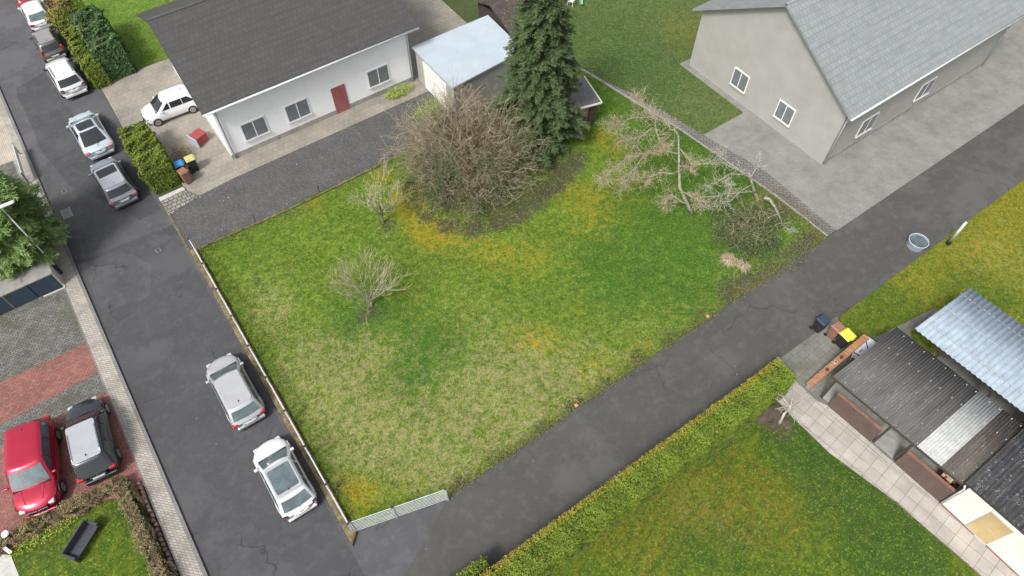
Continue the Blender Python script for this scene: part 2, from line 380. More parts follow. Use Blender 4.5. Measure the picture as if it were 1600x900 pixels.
def lawn(name, poly, mat, z, spots, label, nblades, blade=(.05,.11), step=.35, earth=(), seed=1, rel=.03, mossk=.80, strawk=.58):
    rng = np.random.default_rng(seed)
    xs = [p[0] for p in poly]; ys = [p[1] for p in poly]
    x0,x1,y0,y1 = min(xs),max(xs),min(ys),max(ys)
    def attrs(X, Y, tint):
        at = np.ones((len(X),4)); 
        for i,k in enumerate(('moss','straw','lush')): at[:,i] = np.minimum(gauss_field(X, Y, spots.get(k, []))*(mossk,strawk,.9)[i], .95)
        e = np.ones((len(X),4)); e[:,0] = gauss_field(X, Y, earth)
        t = np.ones((len(X),4)); t[:,0] = tint
        return {'paint': at, 'earth': e, 'tint': t}
    # flat base cut exactly to the outline by bmesh triangulation of a clipped grid
    import bmesh
    bm = bmesh.new(); vs = [bm.verts.new((p[0],p[1],z)) for p in poly]; bm.faces.new(vs)
    nx = int((x1-x0)/step); ny = int((y1-y0)/step)
    for i in range(1, nx):
        bmesh.ops.bisect_plane(bm, geom=bm.verts[:]+bm.edges[:]+bm.faces[:], plane_co=(x0+i*(x1-x0)/nx,0,0), plane_no=(1,0,0))
    for i in range(1, ny):
        bmesh.ops.bisect_plane(bm, geom=bm.verts[:]+bm.edges[:]+bm.faces[:], plane_co=(0,y0+i*(y1-y0)/ny,0), plane_no=(0,1,0))
    bmesh.ops.recalc_face_normals(bm, faces=bm.faces)
    me = bpy.data.meshes.new(name); bm.to_mesh(me); bm.free()
    n = len(me.vertices); co = np.empty(n*3, np.float32); me.vertices.foreach_get("co", co); co = co.reshape(-1,3)
    # slight unevenness of the ground, zero along the outline
    edge = np.full(n, 9.0)
    for i in range(len(poly)):
        a = np.array(poly[i]); b_ = np.array(poly[(i+1)%len(poly)]); ab = b_-a
        tt = np.clip(((co[:,:2]-a)@ab)/(ab@ab),0,1); d = np.linalg.norm(co[:,:2]-(a+tt[:,None]*ab),axis=1); edge = np.minimum(edge,d)
    k = np.clip(edge/1.0,0,1)
    def hgt(X,Y): return rel*(np.sin(X*1.3+Y*.7)+np.sin(Y*1.9-X*.5)+.6*np.sin(X*3.1+1)*np.sin(Y*2.7)+1.9)
    co[:,2] += k*hgt(co[:,0],co[:,1])
    me.vertices.foreach_set("co", co.ravel())
    for an, ar in attrs(co[:,0],co[:,1],np.zeros(n)).items():
        a = me.attributes.new(an,'FLOAT_COLOR','POINT'); a.data.foreach_set("color", ar.astype(np.float32).ravel())
    o = link_mesh(name, me, mat, None); o['kind'] = 'structure'
    me.polygons.foreach_set("use_smooth",[True]*len(me.polygons))
    # blades in tufts
    X = rng.uniform(x0,x1,nblades*2); Y = rng.uniform(y0,y1,nblades*2)
    keep = inpoly(X,Y,poly); X,Y = X[keep][:nblades],Y[keep][:nblades]
    if len(earth):
        e = gauss_field(X,Y,earth); kk = rng.random(len(X)) > e*1.15; X,Y = X[kk],Y[kk]
    n = len(X); 
    Z = z + hgt(X,Y)*.75
    ang = rng.uniform(0,2*np.pi,n); ln = rng.uniform(*blade,n); wd = rng.uniform(.008,.022,n); lean = rng.uniform(.2,1.3,n)
    ca,sa = np.cos(ang),np.sin(ang)
    V = np.empty((n,3,3))
    V[:,0] = np.stack([X-sa*wd, Y+ca*wd, Z-.01],1); V[:,1] = np.stack([X+sa*wd, Y-ca*wd, Z-.01],1)
    V[:,2] = np.stack([X+ca*ln*np.sin(lean), Y+sa*ln*np.sin(lean), Z+ln*np.cos(lean)],1)
    tint = np.repeat(rng.random(n)**1.5,3)
    a = attrs(np.repeat(X,3),np.repeat(Y,3),tint)
    g = npmesh(name+'_grass' if name!='lawn' else 'grass', V.reshape(-1,3), np.arange(n*3).reshape(-1,3), mat, attrs=a)
    tag(g, label, 'grass', kind='stuff')
    return o

LOT = [(-1.08,11.05),(3.2,9.85),(11,9.95),(20,10.0),(30.1,10.05),(30.0,14),(29.2,22.0),(27.6,31.0),(24,31.3),(16,30.6),(4.6,30.42),(-1.08,30.7)]
lot_spots = dict(
  moss=[(600,275,.7,1),(630,320,.9,1),(660,350,1.0,.9),(715,372,1.2,.6),(640,300,.6,1),(830,405,1.6,.6),(760,400,1.2,.4),(930,345,1.6,.6),(900,300,1.2,.6),(960,230,.9,.7),(985,290,1.4,.45),
        (570,775,.8,1),(545,760,.5,.8),(650,765,.7,.5),(820,530,1.0,.7),(870,540,.8,.5),(930,580,.9,.7),(1000,545,1.0,.6),(905,490,.7,.4),(490,320,.8,.7),(440,340,.6,.4),(670,375,.8,.7),
        (1240,390,.6,.5),(1190,310,.5,.7),(940,210,.8,.6),(1030,490,1.,.3)],
  straw=[(420,440,1.6,.5),(480,560,1.9,.7),(530,620,2.2,.8),(640,700,1.8,.75),(780,560,2.4,.7),(740,640,1.8,.7),(600,540,1.5,.5),(700,700,1.4,.7),(560,700,1.6,.75),(420,490,1.2,.7),(860,600,2,.6),
         (720,470,1.6,.35),(1000,510,1.6,.4),(950,600,2,.6),(700,760,1,.6),(800,660,1.6,.6),(600,365,.5,.6),(1100,500,1.5,.35),(1160,460,1.,.6),(640,420,1.5,.25)],
  lush=[(560,490,1.1,.8),(640,600,1.4,.7),(620,500,1.4,.7),(1000,380,2.8,.9),(1080,450,2.2,.7),(1070,250,3.5,.9),(690,540,1.1,.7),(660,560,1.2,.7),(950,160,2,.8),(540,330,.9,.4),(380,400,1.3,.4),
        (800,480,2,.35),(1130,330,2.2,.9),(960,430,1.8,.8),(1180,340,2,.9),(520,520,1.2,.5),(1040,200,2,.9),(1120,240,2,.9)])
lot_earth=[(582,486,.35,.8),(565,500,.3,.5),(645,318,.4,.7),(665,340,.4,.8),(700,355,.42,.95),(740,360,.45,1),(780,350,.45,1),(810,337,.45,1),(838,318,.45,1),(860,297,.5,1),(880,277,.5,1),(898,262,.45,.8),(905,245,.5,.8),(640,290,.5,.6),
   (745,280,2.1,1.2),(865,255,.5,.9),(1205,425,.7,.6),(1175,438,.6,.5),(1240,402,.5,.5),(1270,375,.6,1),(1250,390,.4,.6),(1150,450,.7,.6),(1220,330,.7,.6),(605,352,.45,.7),(1165,360,1.2,.8),(402,440,.3,.5),
   (1100,497,.5,.6),(1000,562,.5,.7),(900,636,.5,.8),(950,600,.4,.8),(1050,530,.5,.7),(850,668,.4,.6),(780,715,.4,.6),(1150,465,.6,.8),(720,755,.4,.6),(450,335,.3,.5),(380,370,.3,.5),(530,290,.3,.5),(345,440,.2,.6),(400,545,.2,.5),(470,660,.2,.6),(530,760,.25,.7)]
lawn('lawn', LOT, M['grass_lot'], .0, lot_spots, 'rough grass of the fenced empty plot with orange moss and straw patches', 190000, earth=lot_earth, seed=3, blade=(.05,.12))

SOUTH = [(-30,-30),(21.9,-30),(20.6,-6.6),(20.25,-2.4),(19.6,1.0),(19.55,3.2),(19.6,4.35),(-30,4.4)]
lawn('garden_lawn', SOUTH, M['grass_south'], .0, dict(
  moss=[(1100,770,1.8,.8),(1040,790,1.2,.6),(1180,800,1.4,.6),(960,830,1.2,.8),(900,870,1.2,.6),(1240,840,1.2,.5),(1020,880,1.,.7),(1150,690,1.2,.5),(1300,780,1.5,.4),(1200,760,1.2,.5)],
  straw=[(1060,790,1.,.6),(1110,740,1.0,.4),(1240,780,1.3,.4),(1120,830,1.2,.5),(1330,800,1.2,.3),(1180,850,1,.4)],
  lush=[(1250,700,1.6,.7),(1350,800,2.2,.8),(1330,720,1.5,.7),(1140,850,1.4,.8),(1420,870,1.6,.9),(1100,700,1,.8),(1220,660,1.0,.7),(1050,850,1.4,.4)]),
  'short mossy grass of the lower garden beside the thuja hedge', 60000, blade=(.03,.07), seed=5,
  earth=[(1222,668,.5,.9),(1200,655,.3,.9),(1130,645+35,.4,.7),(1000,795,.25,.5)], rel=.015, mossk=.5)

EAST = [(25.2,-3.5),(27.2,-12),(60,-12),(60,5.9),(37,5.9),(26.2,5.85),(25.6,5.0),(25.35,4.1)]
lawn('meadow_lawn', EAST, M['grass_east'], .0, dict(
  moss=[(1480,400,1.6,.8),(1560,330,1.4,.9),(1590,300,1.2,.9),(1440,440,1.0,.7),(1540,380,1.4,.7),(1400,440,.8,.6),(1590,380,1.5,.6),(1420,520,1,.4)],
  straw=[(1550,380,1.6,.7),(1500,420,1.2,.4),(1580,420,1.4,.5),(1580,340,.8,.5)],
  lush=[(1510,440,1.4,.9),(1400,480,1.2,.9),(1560,480,1.2,.8),(1360,480,1.2,1.),(1340,500,1.0,1.),(1500,350,.8,.6),(1380,500,1.4,1)]),
  'yellow mossy grass of the garden behind the corrugated roofs', 45000, blade=(.03,.08), seed=6, rel=.015, mossk=.5)

NEG = [(28.3,28.8),(30.2,20.6),(34,20.6),(34,27),(60,27),(60,75),(28,75),(26.5,36)]
M['grass_north'] = grassmat('soft green garden lawn', (.075,.125,.035,1), (.115,.155,.055,1), (.25,.22,.12,1), (.26,.20,.04,1), (.05,.10,.03,1), (.10,.08,.05,1))  # muted mid green of the back garden grass
lawn('back_garden_lawn', NEG, M['grass_north'], .0, dict(moss=[(1090,50,3,.8)], straw=[(1100,150,2.5,.6)], lush=[(950,60,5,.6),(1000,130,3,.7)]),
     'soft green grass of the garden north of the large house', 25000, blade=(.04,.09), seed=8)
LEFTG = [(-30,4),(-8.55,4),(-8.85,13.8),(-9.15,18.6),(-9.8,18.95),(-14.6,19.3),(-30,20)]
lawn('front_garden_lawn', LEFTG, M['grass_south'], .0, dict(moss=[(60,840,.8,.6),(160,810,.7,.4)], straw=[(60,870,.6,.6)], lush=[(200,800,.8,.9),(40,880,1.,.7),(100,820,.7,.6)]),
     'green grass of the small front garden at the corner', 22000, blade=(.04,.09), seed=9, earth=[(95,815,.4,.6),(60,835,.3,.6)])
M['grass_far'] = grassmat('bright hedge side grass', (.10,.20,.02,1), (.17,.27,.04,1), (.3,.28,.1,1), (.3,.22,.03,1), (.06,.15,.02,1), (.10,.08,.05,1))
lawn('house_lawn', [(-.9,49.3),(14,48.9),(14,75),(-.9,75)], M['grass_far'], .0, dict(lush=[(140,20,2,.5)]), 'bright green grass behind the street hedge at the top', 9000, blade=(.04,.09), seed=10)

# ------------------------------------------------------------------ ROADS AND PAVING
def xstrip(x0,x1,y0,y1): return [(x0,y0),(x1,y0),(x1,y1),(x0,y1)]
struct('road', MB().sheet(xstrip(-7.2,-1.38,-40,150), -.006).sheet([(-1.38,-40),(0.2,-40),(.2,6.2),(-.1,8.0),(3.3,9.8),(-1.0,11.0),(-1.38,10.4)], -.006), M['asphalt'])
def wob(poly, amp, n, seed):
    r = random.Random(seed); out = []
    for i in range(len(poly)):
        a, b = poly[i], poly[(i+1)%len(poly)]
        for k in range(n):
            t = k/n; out.append((a[0]+(b[0]-a[0])*t + (r.uniform(-amp,amp) if k else 0), a[1]+(b[1]-a[1])*t + (r.uniform(-amp,amp) if k else 0)))
    return out
m1 = MB()
m1.sheet(wob([(-7.14,34.0),(-4.9,33.75),(-1.56,33.5),(-1.56,5),(-7.14,5)], .05, 6, 1), -.002)
m1.sheet(wob([(-6.3,52),(-4.2,52.8),(-3.7,46),(-2.0,45.6),(-1.7,35.0),(-3.0,34.9),(-5.8,40.5),(-6.5,45)], .12, 5, 2), -.002)
struct('road_patch', m1, M['asphalt_dark'])
M['asphalt_mid'] = asphalt('older asphalt patch', (.085,.085,.09,1), .5)
struct('repaired_road_strip', MB().sheet(wob([(-6.9,33.6),(-4.7,33.4),(-3.6,31.2),(-4.4,29.2),(-6.95,29.4)], .1, 5, 3), .002), M['asphalt_mid'])
struct('driveway', MB().sheet([(.2,5.8),(60,5.8),(60,10.0),(20,9.98),(11,9.93),(3.25,9.83),(-.15,8.0)], -.003), M['asphalt_drive'])
struct('driveway_apron', MB().sheet([(.2,6.0),(.2,-40),(.2,4.4),(20,4.4),(20,6.0)], -.008), M['soil'])
# pavement on the left of the street
struct('kerb', MB().box(-7.36,-7.2,-40,150,-.1,.10), M['kerb'])
struct('sidewalk', MB().box(-8.1,-7.36,-40,36.6,-.1,.09).box(-8.1,-7.36,36.603,44.6,-.1,.09).box(-7.75,-7.36,44.603,150,-.1,.09), M['sidewalk'])
struct('pale_sidewalk', MB().box(-9.4,-7.753,44.603,150,-.1,.094), M['sidewalk_pale'])
struct('paving_edge', MB().box(-8.17,-8.103,10,44.6,-.1,.10), M['kerb'])
# forecourt left
struct('forecourt_grey', MB().box(-40,-8.173,25.9,45,-.1,.07).box(-40,-8.173,24.55,25.9,-.1,.07) if False else MB().box(-40,-8.173,28.05,45,-.1,.07), M['yard_grey'])
struct('forecourt_red', MB().prism([(-40,29.3),(-40,25.0),(-8.173,25.9),(-8.173,28.047)], -.1, .072), M['yard_red'])
struct('forecourt_middle', MB().prism([(-40,24.997),(-40,23.6),(-8.45,24.6),(-8.173,24.4),(-8.173,25.897)], -.1,.068), M['yard_grey'])
struct('parking_bay', MB().prism([(-40,23.597),(-40,20.0),(-14.6,19.2),(-9.8,18.95),(-9.15,18.6),(-8.173,18.6),(-8.173,24.397),(-8.45,24.597)], -.1,.066), M['yard_red'])
# north driveway
struct('block_driveway', MB().sheet([(-1.38,30.7),(4.6,30.45),(16,30.62),(24,31.3),(24,35.0),(3,35.0),(.6,34.8),(-1.38,34.3)], .0), M['drive_grey'])
struct('house_forecourt', MB().sheet([(-1.35,40.8),(-1.35,49.2),(24,48.9),(24,35.0),(3.0,35.0),(.62,34.8),(.1,35.74),(.1,41.0)], -.004), M['yard_beige'])
struct('cobble_strip', MB().prism([(-1.45,34.3),(.6,34.75),(.1,35.7),(-1.45,35.6)], -.1,.05), M['cobble'])
struct('pale_kerb', MB().prism([(-1.5,35.62),(.1,35.72),(.05,36.0),(-1.52,35.98)], -.1,.12), M['concrete_light'])
struct('street_edge', MB().box(-1.5,-1.38,30.8,35.6,-.1,.02), M['plinth'])
struct('lawn_edging', MB().prism([(-1.05,30.72),(4.6,30.46),(16,30.64),(16,30.76),(4.6,30.58),(-1.05,30.84)], -.1,.07), M['plinth'])
# east side path and forecourt of the large house
struct('side_path', MB().sheet([(30.15,10.05),(30.95,10.05),(31.1,16),(30.3,20),(28.6,29.4),(27.7,31.2),(29.25,22.0),(30.05,14)], .004), M['block_path'])
struct('side_path_edging', MB().prism([(30.1,10.05),(30.18,10.05),(30.1,14),(29.3,22.05),(27.72,31.2),(27.62,31.1),(29.2,22),(30.0,14)], -.1,.08), M['concrete'])
struct('large_house_yard', MB().sheet([(30.95,10.0),(60,10.0),(60,27),(34,27),(34,20.6),(30.2,20.6),(31.1,16)], .0), M['house_yard'])
# garden path and patio by the carport
struct('garden_path', MB().prism([(21.17,5.8),(21.24,3.2),(21.47,2.7),(21.74,-1.13),(21.86,-3.7),(22.3,-12),(21.0,-12),(20.62,-6.6),(20.28,-2.4),(19.62,1.0),(19.58,3.2),(19.63,4.36),(19.9,5.8)], -.1,.05), M['path_slab'])
struct('garden_path_edging', MB().prism([(21.17,5.8),(21.24,2.61),(21.53,-1.13),(21.83,-3.7),(22.3,-12),(22.22,-12),(21.75,-3.7),(21.45,-1.13),(21.16,2.61),(21.09,5.8)], -.09,.056), M['concrete'])
struct('patio', MB().prism([(21.17,5.95),(21.24,2.61),(21.53,-1.13),(21.83,-3.7),(31,-3.9),(31,3.2),(25.3,4.1),(25.6,5.0),(26.1,5.95)], -.1,.04), M['patio_slab'])
struct('garden_slab', MB().prism([P(0,866),P(18,868),P(24,884),P(33,905),P(0,915)], -.1,.06), M['concrete_light'])
# drain cover and manhole on the road: flush metalwork, each with a frame
def iron(name,label,cat,x,y,a,b):
    t = thing(name,label,cat,(x,y,0))
    obj('frame', MB().box(-a,a,-b,b,-.05,.004), M['concrete'], t)
    mb = MB()
    for k in range(7):
        yy = -b*.8 + k*b*1.6/6; mb.box(-a*.8,a*.8,yy-.014,yy+.014,-.03,.010)
    obj('grate', mb, M['dark_metal'], t)
iron('storm_drain','iron drain grating in the road beside the left kerb under the conifer','drain', *P(104,333), .28,.42)
iron('valve_cover','small square cover in the asphalt midway across the upper road','cover', *P(100,299), .13,.16)
iron('service_cover','small square cover in the asphalt beside the plot fence corner','cover', *P(247,391), .13,.16)

# ------------------------------------------------------------------ PLOT FENCES
t = thing('retaining_kerb','mossy low wall between the street asphalt and the metal fence','wall',(-1.3,20,0))
obj('wall', MB().prism([(-1.40,10.45),(-1.03,10.8),(-1.03,30.8),(-1.40,30.8)], -.1,.20), M['plinth'], t, world=True, bevel=.02)
def bar_fence(name,label,p,q,h,posts,group=None, zb=.22, cross=12):
    t = thing(name,label,'fence',(p[0],p[1],0),0,group)
    d = Vector((q[0]-p[0],q[1]-p[1])); L = d.length; d.normalize()
    rails = MB()
    for k in range(cross):
        z = zb+.06+(h-zb-.08)*k/(cross-1)
        rails.beam((p[0],p[1],z),(q[0],q[1],z), .020,.018)
    n = int(L/.9)
    for k in range(n+1):
        a = k/n; rails.beam((p[0]+(q[0]-p[0])*a, p[1]+(q[1]-p[1])*a, zb),(p[0]+(q[0]-p[0])*a, p[1]+(q[1]-p[1])*a, h+.02),.007,.007)
    obj('mesh_panel', rails, M['galv'], t, world=True)
    top = MB().beam((p[0],p[1],h+.03),(q[0],q[1],h+.03),.026,.026); obj('top_rail', top, M['galv'], t, world=True)
    for a in posts:
        x,y = p[0]+(q[0]-p[0])*a, p[1]+(q[1]-p[1])*a
        obj('post', MB().box(x-.035,x+.035,y-.035,y+.035,.0,h+.10), M['galv'], t, world=True)
        obj('post_cap', MB().box(x-.05,x+.05,y-.05,y+.05,h+.10,h+.13), M['dark_metal'], t.children[-1], world=True)
    return t
def fr(y): return (y-10.95)/(30.4-10.95)
bar_fence('bar_fence','long galvanised fence along the street side of the plot',(-1.1,10.95),(-1.1,30.4),1.35,[0]+[fr(y) for y in (13.1,15.3,17.5,19.7,21.9,24.1,26.2,28.3)]+[1], cross=6)
bar_fence('bar_fence','short galvanised fence at the bottom corner of the plot',(-1.0,10.93),(3.2,9.75),1.5,[0,.44,1], zb=.12, cross=8)
# ------------------------------------------------------------------ FOLIAGE TOOLS
def leaves(centers, normals, sizes, rng, aspect=1.8, spread=.6, var=None, tri=False):
    """rhombic leaves scattered at centers; returns V,F,attr"""
    n = len(centers)
    nrm = normals + rng.normal(0, spread, (n,3)); nrm /= np.linalg.norm(nrm,axis=1,keepdims=True)+1e-9
    r = rng.normal(0,1,(n,3)); u = np.cross(nrm, r); u /= np.linalg.norm(u,axis=1,keepdims=True)+1e-9
    v = np.cross(nrm,u); s = sizes[:,None]
    V = np.stack([centers-u*s*.5, centers-v*s/aspect*.5+nrm*s*.06, centers+u*s*.5, centers+v*s/aspect*.5+nrm*s*.06],1)
    F = np.arange(n*4).reshape(-1,4)
    if var is None: var = rng.random(n)
    at = np.zeros((n,4)); at[:,0] = var; at[:,3] = 1
    return V.reshape(-1,3), F, np.repeat(at,4,axis=0)

M['thuja'] = leafmat('thuja green', (.050,.095,.012,1), (.20,.27,.028,1), tip=(.30,.24,.03,1))
M['box_leaf'] = leafmat('box hedge green', (.030,.070,.010,1), (.19,.245,.030,1), tip=(.30,.17,.06,1))
M['spruce'] = leafmat('spruce green', (.018,.042,.018,1), (.115,.165,.068,1), tip=(.14,.13,.05,1))
M['cypress'] = leafmat('cypress green', (.028,.080,.018,1), (.26,.38,.12,1), tip=(.2,.2,.06,1))
M['ivy'] = leafmat('ivy green', (.020,.055,.020,1), (.09,.17,.055,1), tip=(.25,.20,.10,1))
M['buds'] = leafmat('pale opening buds', (.38,.30,.22,1), (.62,.52,.42,1), tip=(.5,.5,.2,1))
M['blossom'] = leafmat('pale green blossom', (.35,.37,.16,1), (.66,.68,.45,1), tip=(.5,.5,.2,1))
M['lime_leaf'] = leafmat('fresh lime leaves', (.18,.28,.03,1), (.42,.50,.06,1), tip=(.5,.4,.1,1))
M['dead_leaf'] = leafmat('dry leaf litter', (.10,.07,.05,1), (.32,.22,.16,1), tip=(.2,.1,.08,1))
M['brown_hedge'] = leafmat('brown dormant hedge', (.11,.085,.045,1), (.30,.235,.12,1), tip=(.14,.2,.05,1))
M['hedge_core'] = simple('hedge interior', (.030,.040,.012,1), .95, var=.4, scale=5)
M['brown_core'] = simple('dormant hedge interior', (.07,.055,.03,1), .95, var=.4, scale=5)
M['straw_blade'] = leafmat('dry ornamental grass', (.26,.21,.13,1), (.62,.53,.38,1))

def hedge(name, label, line, w, h, mat, core, n, size=(.05,.10), seed=1, cat='hedge', bumpy=.10, tipk=.25, group=None, taper=.04, crest=True, up=.35):
    """clipped hedge along a polyline centre line; leafy shell on a solid core"""
    rng = np.random.default_rng(seed)
    t = thing(name,label,cat,(line[0][0],line[0][1],0),0,group)
    pts = [np.array(p,float) for p in line]; segs = [(pts[i],pts[i+1]) for i in range(len(pts)-1)]
    tot = sum(np.linalg.norm(b-a) for a,b in segs)
    mb = MB()
    for a,b in segs:
        d = (b-a)/np.linalg.norm(b-a); nn = np.array([-d[1],d[0]])*(w/2-.10)
        mb.prism([tuple(a-nn+d*.08),tuple(b-nn-d*.08),tuple(b+nn-d*.08),tuple(a+nn+d*.08)],0,h-.12)
    obj('branches', mb, core, t, world=True)
    C=[];Nn=[];Vr=[];Tp=[]
    for a,b in segs:
        L = np.linalg.norm(b-a); d=(b-a)/L; nn=np.array([-d[1],d[0]])
        per = 2*h+w; m = int(n*L/tot)
        u = rng.random(m)*L; q = rng.random(m)*per
        # undulating shell
        und = bumpy*(np.sin(u*3.1+seed)+.7*np.sin(u*7.3+q*2.2)+.6*np.sin(q*5+u*1.7)+.5*np.sin(u*13+q*9))*.5
        side1 = q<h; side2=(q>=h)&(q<2*h); top=q>=2*h
        off = np.where(side1,-(w/2)+0*q, np.where(side2,w/2,(q-2*h)-w/2))
        z = np.where(side1,q,np.where(side2,q-h,h))
        tz = np.where(top,0,z/h*taper*h)
        off = off - np.sign(off)*tz*(~top)
        z = z + (top&(off>w*.2))*.10*(np.abs(np.sin(u*9+np.sin(u*2.3)))-.4)
        nx = np.where(side1,-1,np.where(side2,1,0)); nz = np.where(top,1,up)
        off = off + nx*und; z = np.maximum(z + top*und*1.1 + rng.normal(0,.02,m)*top,.02)
        p = a[None]+d[None]*u[:,None]+nn[None]*off[:,None]
        C.append(np.column_stack([p,z])+rng.normal(0,.025,(m,3)))
        Nn.append(np.column_stack([nn[0]*nx,nn[1]*nx,nz]))
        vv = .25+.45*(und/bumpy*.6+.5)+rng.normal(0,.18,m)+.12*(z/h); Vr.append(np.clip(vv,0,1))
        Tp.append(np.clip(tipk*(((top&(off>w*.28)))*rng.random(m)*1.8+(rng.random(m)<.015)*1.5),0,1))
    # the two end faces
    for (e,dd) in ((pts[0],-(pts[1]-pts[0])),(pts[-1],pts[-1]-pts[-2])):
        dd=dd/np.linalg.norm(dd); nn=np.array([-dd[1],dd[0]]); m=int(n*w*h/(tot*(2*h+w)))+40
        o_=rng.uniform(-w/2,w/2,m); z=rng.uniform(0.02,h,m); p=e[None]+nn[None]*o_[:,None]+dd[None]*rng.normal(0,.04,m)[:,None]
        C.append(np.column_stack([p,z])); Nn.append(np.column_stack([np.full(m,dd[0]),np.full(m,dd[1]),np.full(m,.3)]))
        Vr.append(np.clip(rng.normal(.5,.25,m),0,1)); Tp.append(np.zeros(m))
    C=np.concatenate(C);Nn=np.concatenate(Nn);Vr=np.concatenate(Vr);Tp=np.concatenate(Tp)
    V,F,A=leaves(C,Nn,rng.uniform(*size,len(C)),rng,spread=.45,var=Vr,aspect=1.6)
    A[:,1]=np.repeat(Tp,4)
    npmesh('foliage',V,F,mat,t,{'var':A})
    return t

def shrub(name,label,c,rx,ry,h,mat,core,n,size=(.06,.12),seed=1,cat='shrub',tipk=0,bumpy=.18,zc=0.5,group=None,tipfn=None):
    rng=np.random.default_rng(seed); t=thing(name,label,cat,(c[0],c[1],0),0,group)
    # core: squashed sphere
    mb=MB(); nu,nv=14,8
    for j in range(nv+1):
        ph=math.pi*j/nv
        for i in range(nu):
            a=2*math.pi*i/nu; k=.82
            mb.v.append((c[0]+rx*k*math.sin(ph)*math.cos(a),c[1]+ry*k*math.sin(ph)*math.sin(a),max(0,h*zc+h*(1-zc)*k*math.cos(ph) if ph<math.pi/2 else h*zc*(1+math.cos(ph)*k))))
    for j in range(nv):
        for i in range(nu):
            a=j*nu+i;b=j*nu+(i+1)%nu; mb.f.append((a,a+nu,b+nu,b))
    obj('branches',mb,core,t,world=True)
    d=rng.normal(0,1,(n,3)); d/=np.linalg.norm(d,axis=1,keepdims=True)
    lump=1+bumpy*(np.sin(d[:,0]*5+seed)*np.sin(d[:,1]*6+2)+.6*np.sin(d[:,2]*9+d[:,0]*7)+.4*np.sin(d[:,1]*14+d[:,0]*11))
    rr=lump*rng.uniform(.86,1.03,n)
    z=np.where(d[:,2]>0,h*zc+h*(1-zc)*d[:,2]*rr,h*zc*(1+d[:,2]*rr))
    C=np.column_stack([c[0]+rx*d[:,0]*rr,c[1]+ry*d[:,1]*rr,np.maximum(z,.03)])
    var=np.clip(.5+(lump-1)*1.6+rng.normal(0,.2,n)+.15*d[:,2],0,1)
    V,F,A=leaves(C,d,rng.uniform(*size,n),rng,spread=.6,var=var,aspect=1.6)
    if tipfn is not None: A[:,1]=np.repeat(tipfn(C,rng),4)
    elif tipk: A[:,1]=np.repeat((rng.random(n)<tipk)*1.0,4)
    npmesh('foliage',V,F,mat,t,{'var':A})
    return t

def branchy(rng, p, d, L, r, depth, out, twigs, bend=.25, up=.1, kids=(3,5), ratio=.62, ang=(.5,1.0), minr=.009, segs=5, tipsout=None, droop=0):
    pts=[Vector(p)]; d=Vector(d).normalized(); rs=[r]
    for i in range(segs):
        d=(d+Vector((rng.uniform(-bend,bend),rng.uniform(-bend,bend),rng.uniform(-bend,bend)+up-droop*i/segs))).normalized()
        pts.append(pts[-1]+d*(L/segs)); rs.append(max(minr,r*(1-.62*(i+1)/segs)))
    (out if depth>0 and r>.022 else twigs).append((pts,rs))
    if depth<=0:
        if tipsout is not None: tipsout.extend(pts[1:])
        return
    for k in range(rng.randint(*kids)):
        f=rng.uniform(.3,1.0); i=min(int(f*segs),segs-1); q=pts[i].lerp(pts[i+1],f*segs-i)
        ax=d.cross(Vector((rng.uniform(-1,1),rng.uniform(-1,1),rng.uniform(-1,1))))
        if ax.length<.01: continue
        dd=Matrix.Rotation(rng.uniform(*ang),3,ax.normalized())@(pts[i+1]-pts[i]).normalized()
        branchy(rng,q,dd,L*ratio*rng.uniform(.7,1.15),max(minr,r*.5),depth-1,out,twigs,bend,up,kids,ratio,ang,minr,segs,tipsout,droop)

def emit(name, lst, mat, parent, n=4):
    mb=MB()
    for pts,rs in lst: mb.tube(pts,rs,n,cap=False)
    return obj(name,mb,mat,parent,world=True,smooth=True)

# ------------------------------------------------------------------ THUJA HEDGES
hedge('thuja_hedge','long clipped bright green thuja hedge between the driveway and the lower garden',[(-2,5.12),(20.1,5.02)],1.3,2.0,M['thuja'],M['hedge_core'],150000,size=(.05,.10),seed=21,bumpy=.055,tipk=.75)
hedge('thuja_hedge','short narrow thuja row behind the lower left end of the long clipped hedge',[(-2,6.22),(3.0,6.20)],.5,1.4,M['thuja'],M['hedge_core'],9000,size=(.07,.14),seed=22,bumpy=.05,tipk=.3)
# street hedges
hedge('box_hedge','clipped yellow-green hedge beside the grey hatchback by the driveway mouth',[(-.75,36.5),(-.80,41.2)],1.7,1.75,M['box_leaf'],M['hedge_core'],19000,size=(.08,.16),seed=23,bumpy=.22,tipk=.1)
hedge('street_hedge','long green hedge along the street behind the parked white and brown cars',[(-1.1,48.6),(-1.2,55.2)],1.1,1.7,M['box_leaf'],M['hedge_core'],14000,size=(.09,.17),seed=24,bumpy=.2)
hedge('garden_hedge','dark green tall hedge inside the garden behind the street hedge',[(.3,48.9),(.2,54.5)],1.9,2.5,M['ivy'],M['hedge_core'],14000,size=(.10,.2),seed=25,bumpy=.3)
shrub('round_shrub','round brown-topped shrub at the end of the street hedge beside the white hatchback',(-.9,56.9),1.25,1.2,2.3,M['box_leaf'],M['hedge_core'],6500,size=(.09,.17),seed=26,
      tipfn=lambda C,r: np.clip(np.exp(-((C[:,0]+1.3)**2+(C[:,1]-57.2)**2)/.9)*(C[:,2]>1.2)*1.3,0,1)*(r.random(len(C))<.85))
hedge('privet_hedge','green hedge end beside the grey gate rail at the left edge',[(-10.5,41.2),(-8.9,41.2)],2.4,1.5,M['ivy'],M['hedge_core'],8000,size=(.08,.15),seed=27,bumpy=.2)
hedge('dormant_hedge','thin brown dormant hedge in front of the red and black parked cars',[(-14.6,19.55),(-9.2,19.2)],.55,.55,M['brown_hedge'],M['brown_core'],9000,size=(.04,.09),seed=28,bumpy=.22,up=.6)
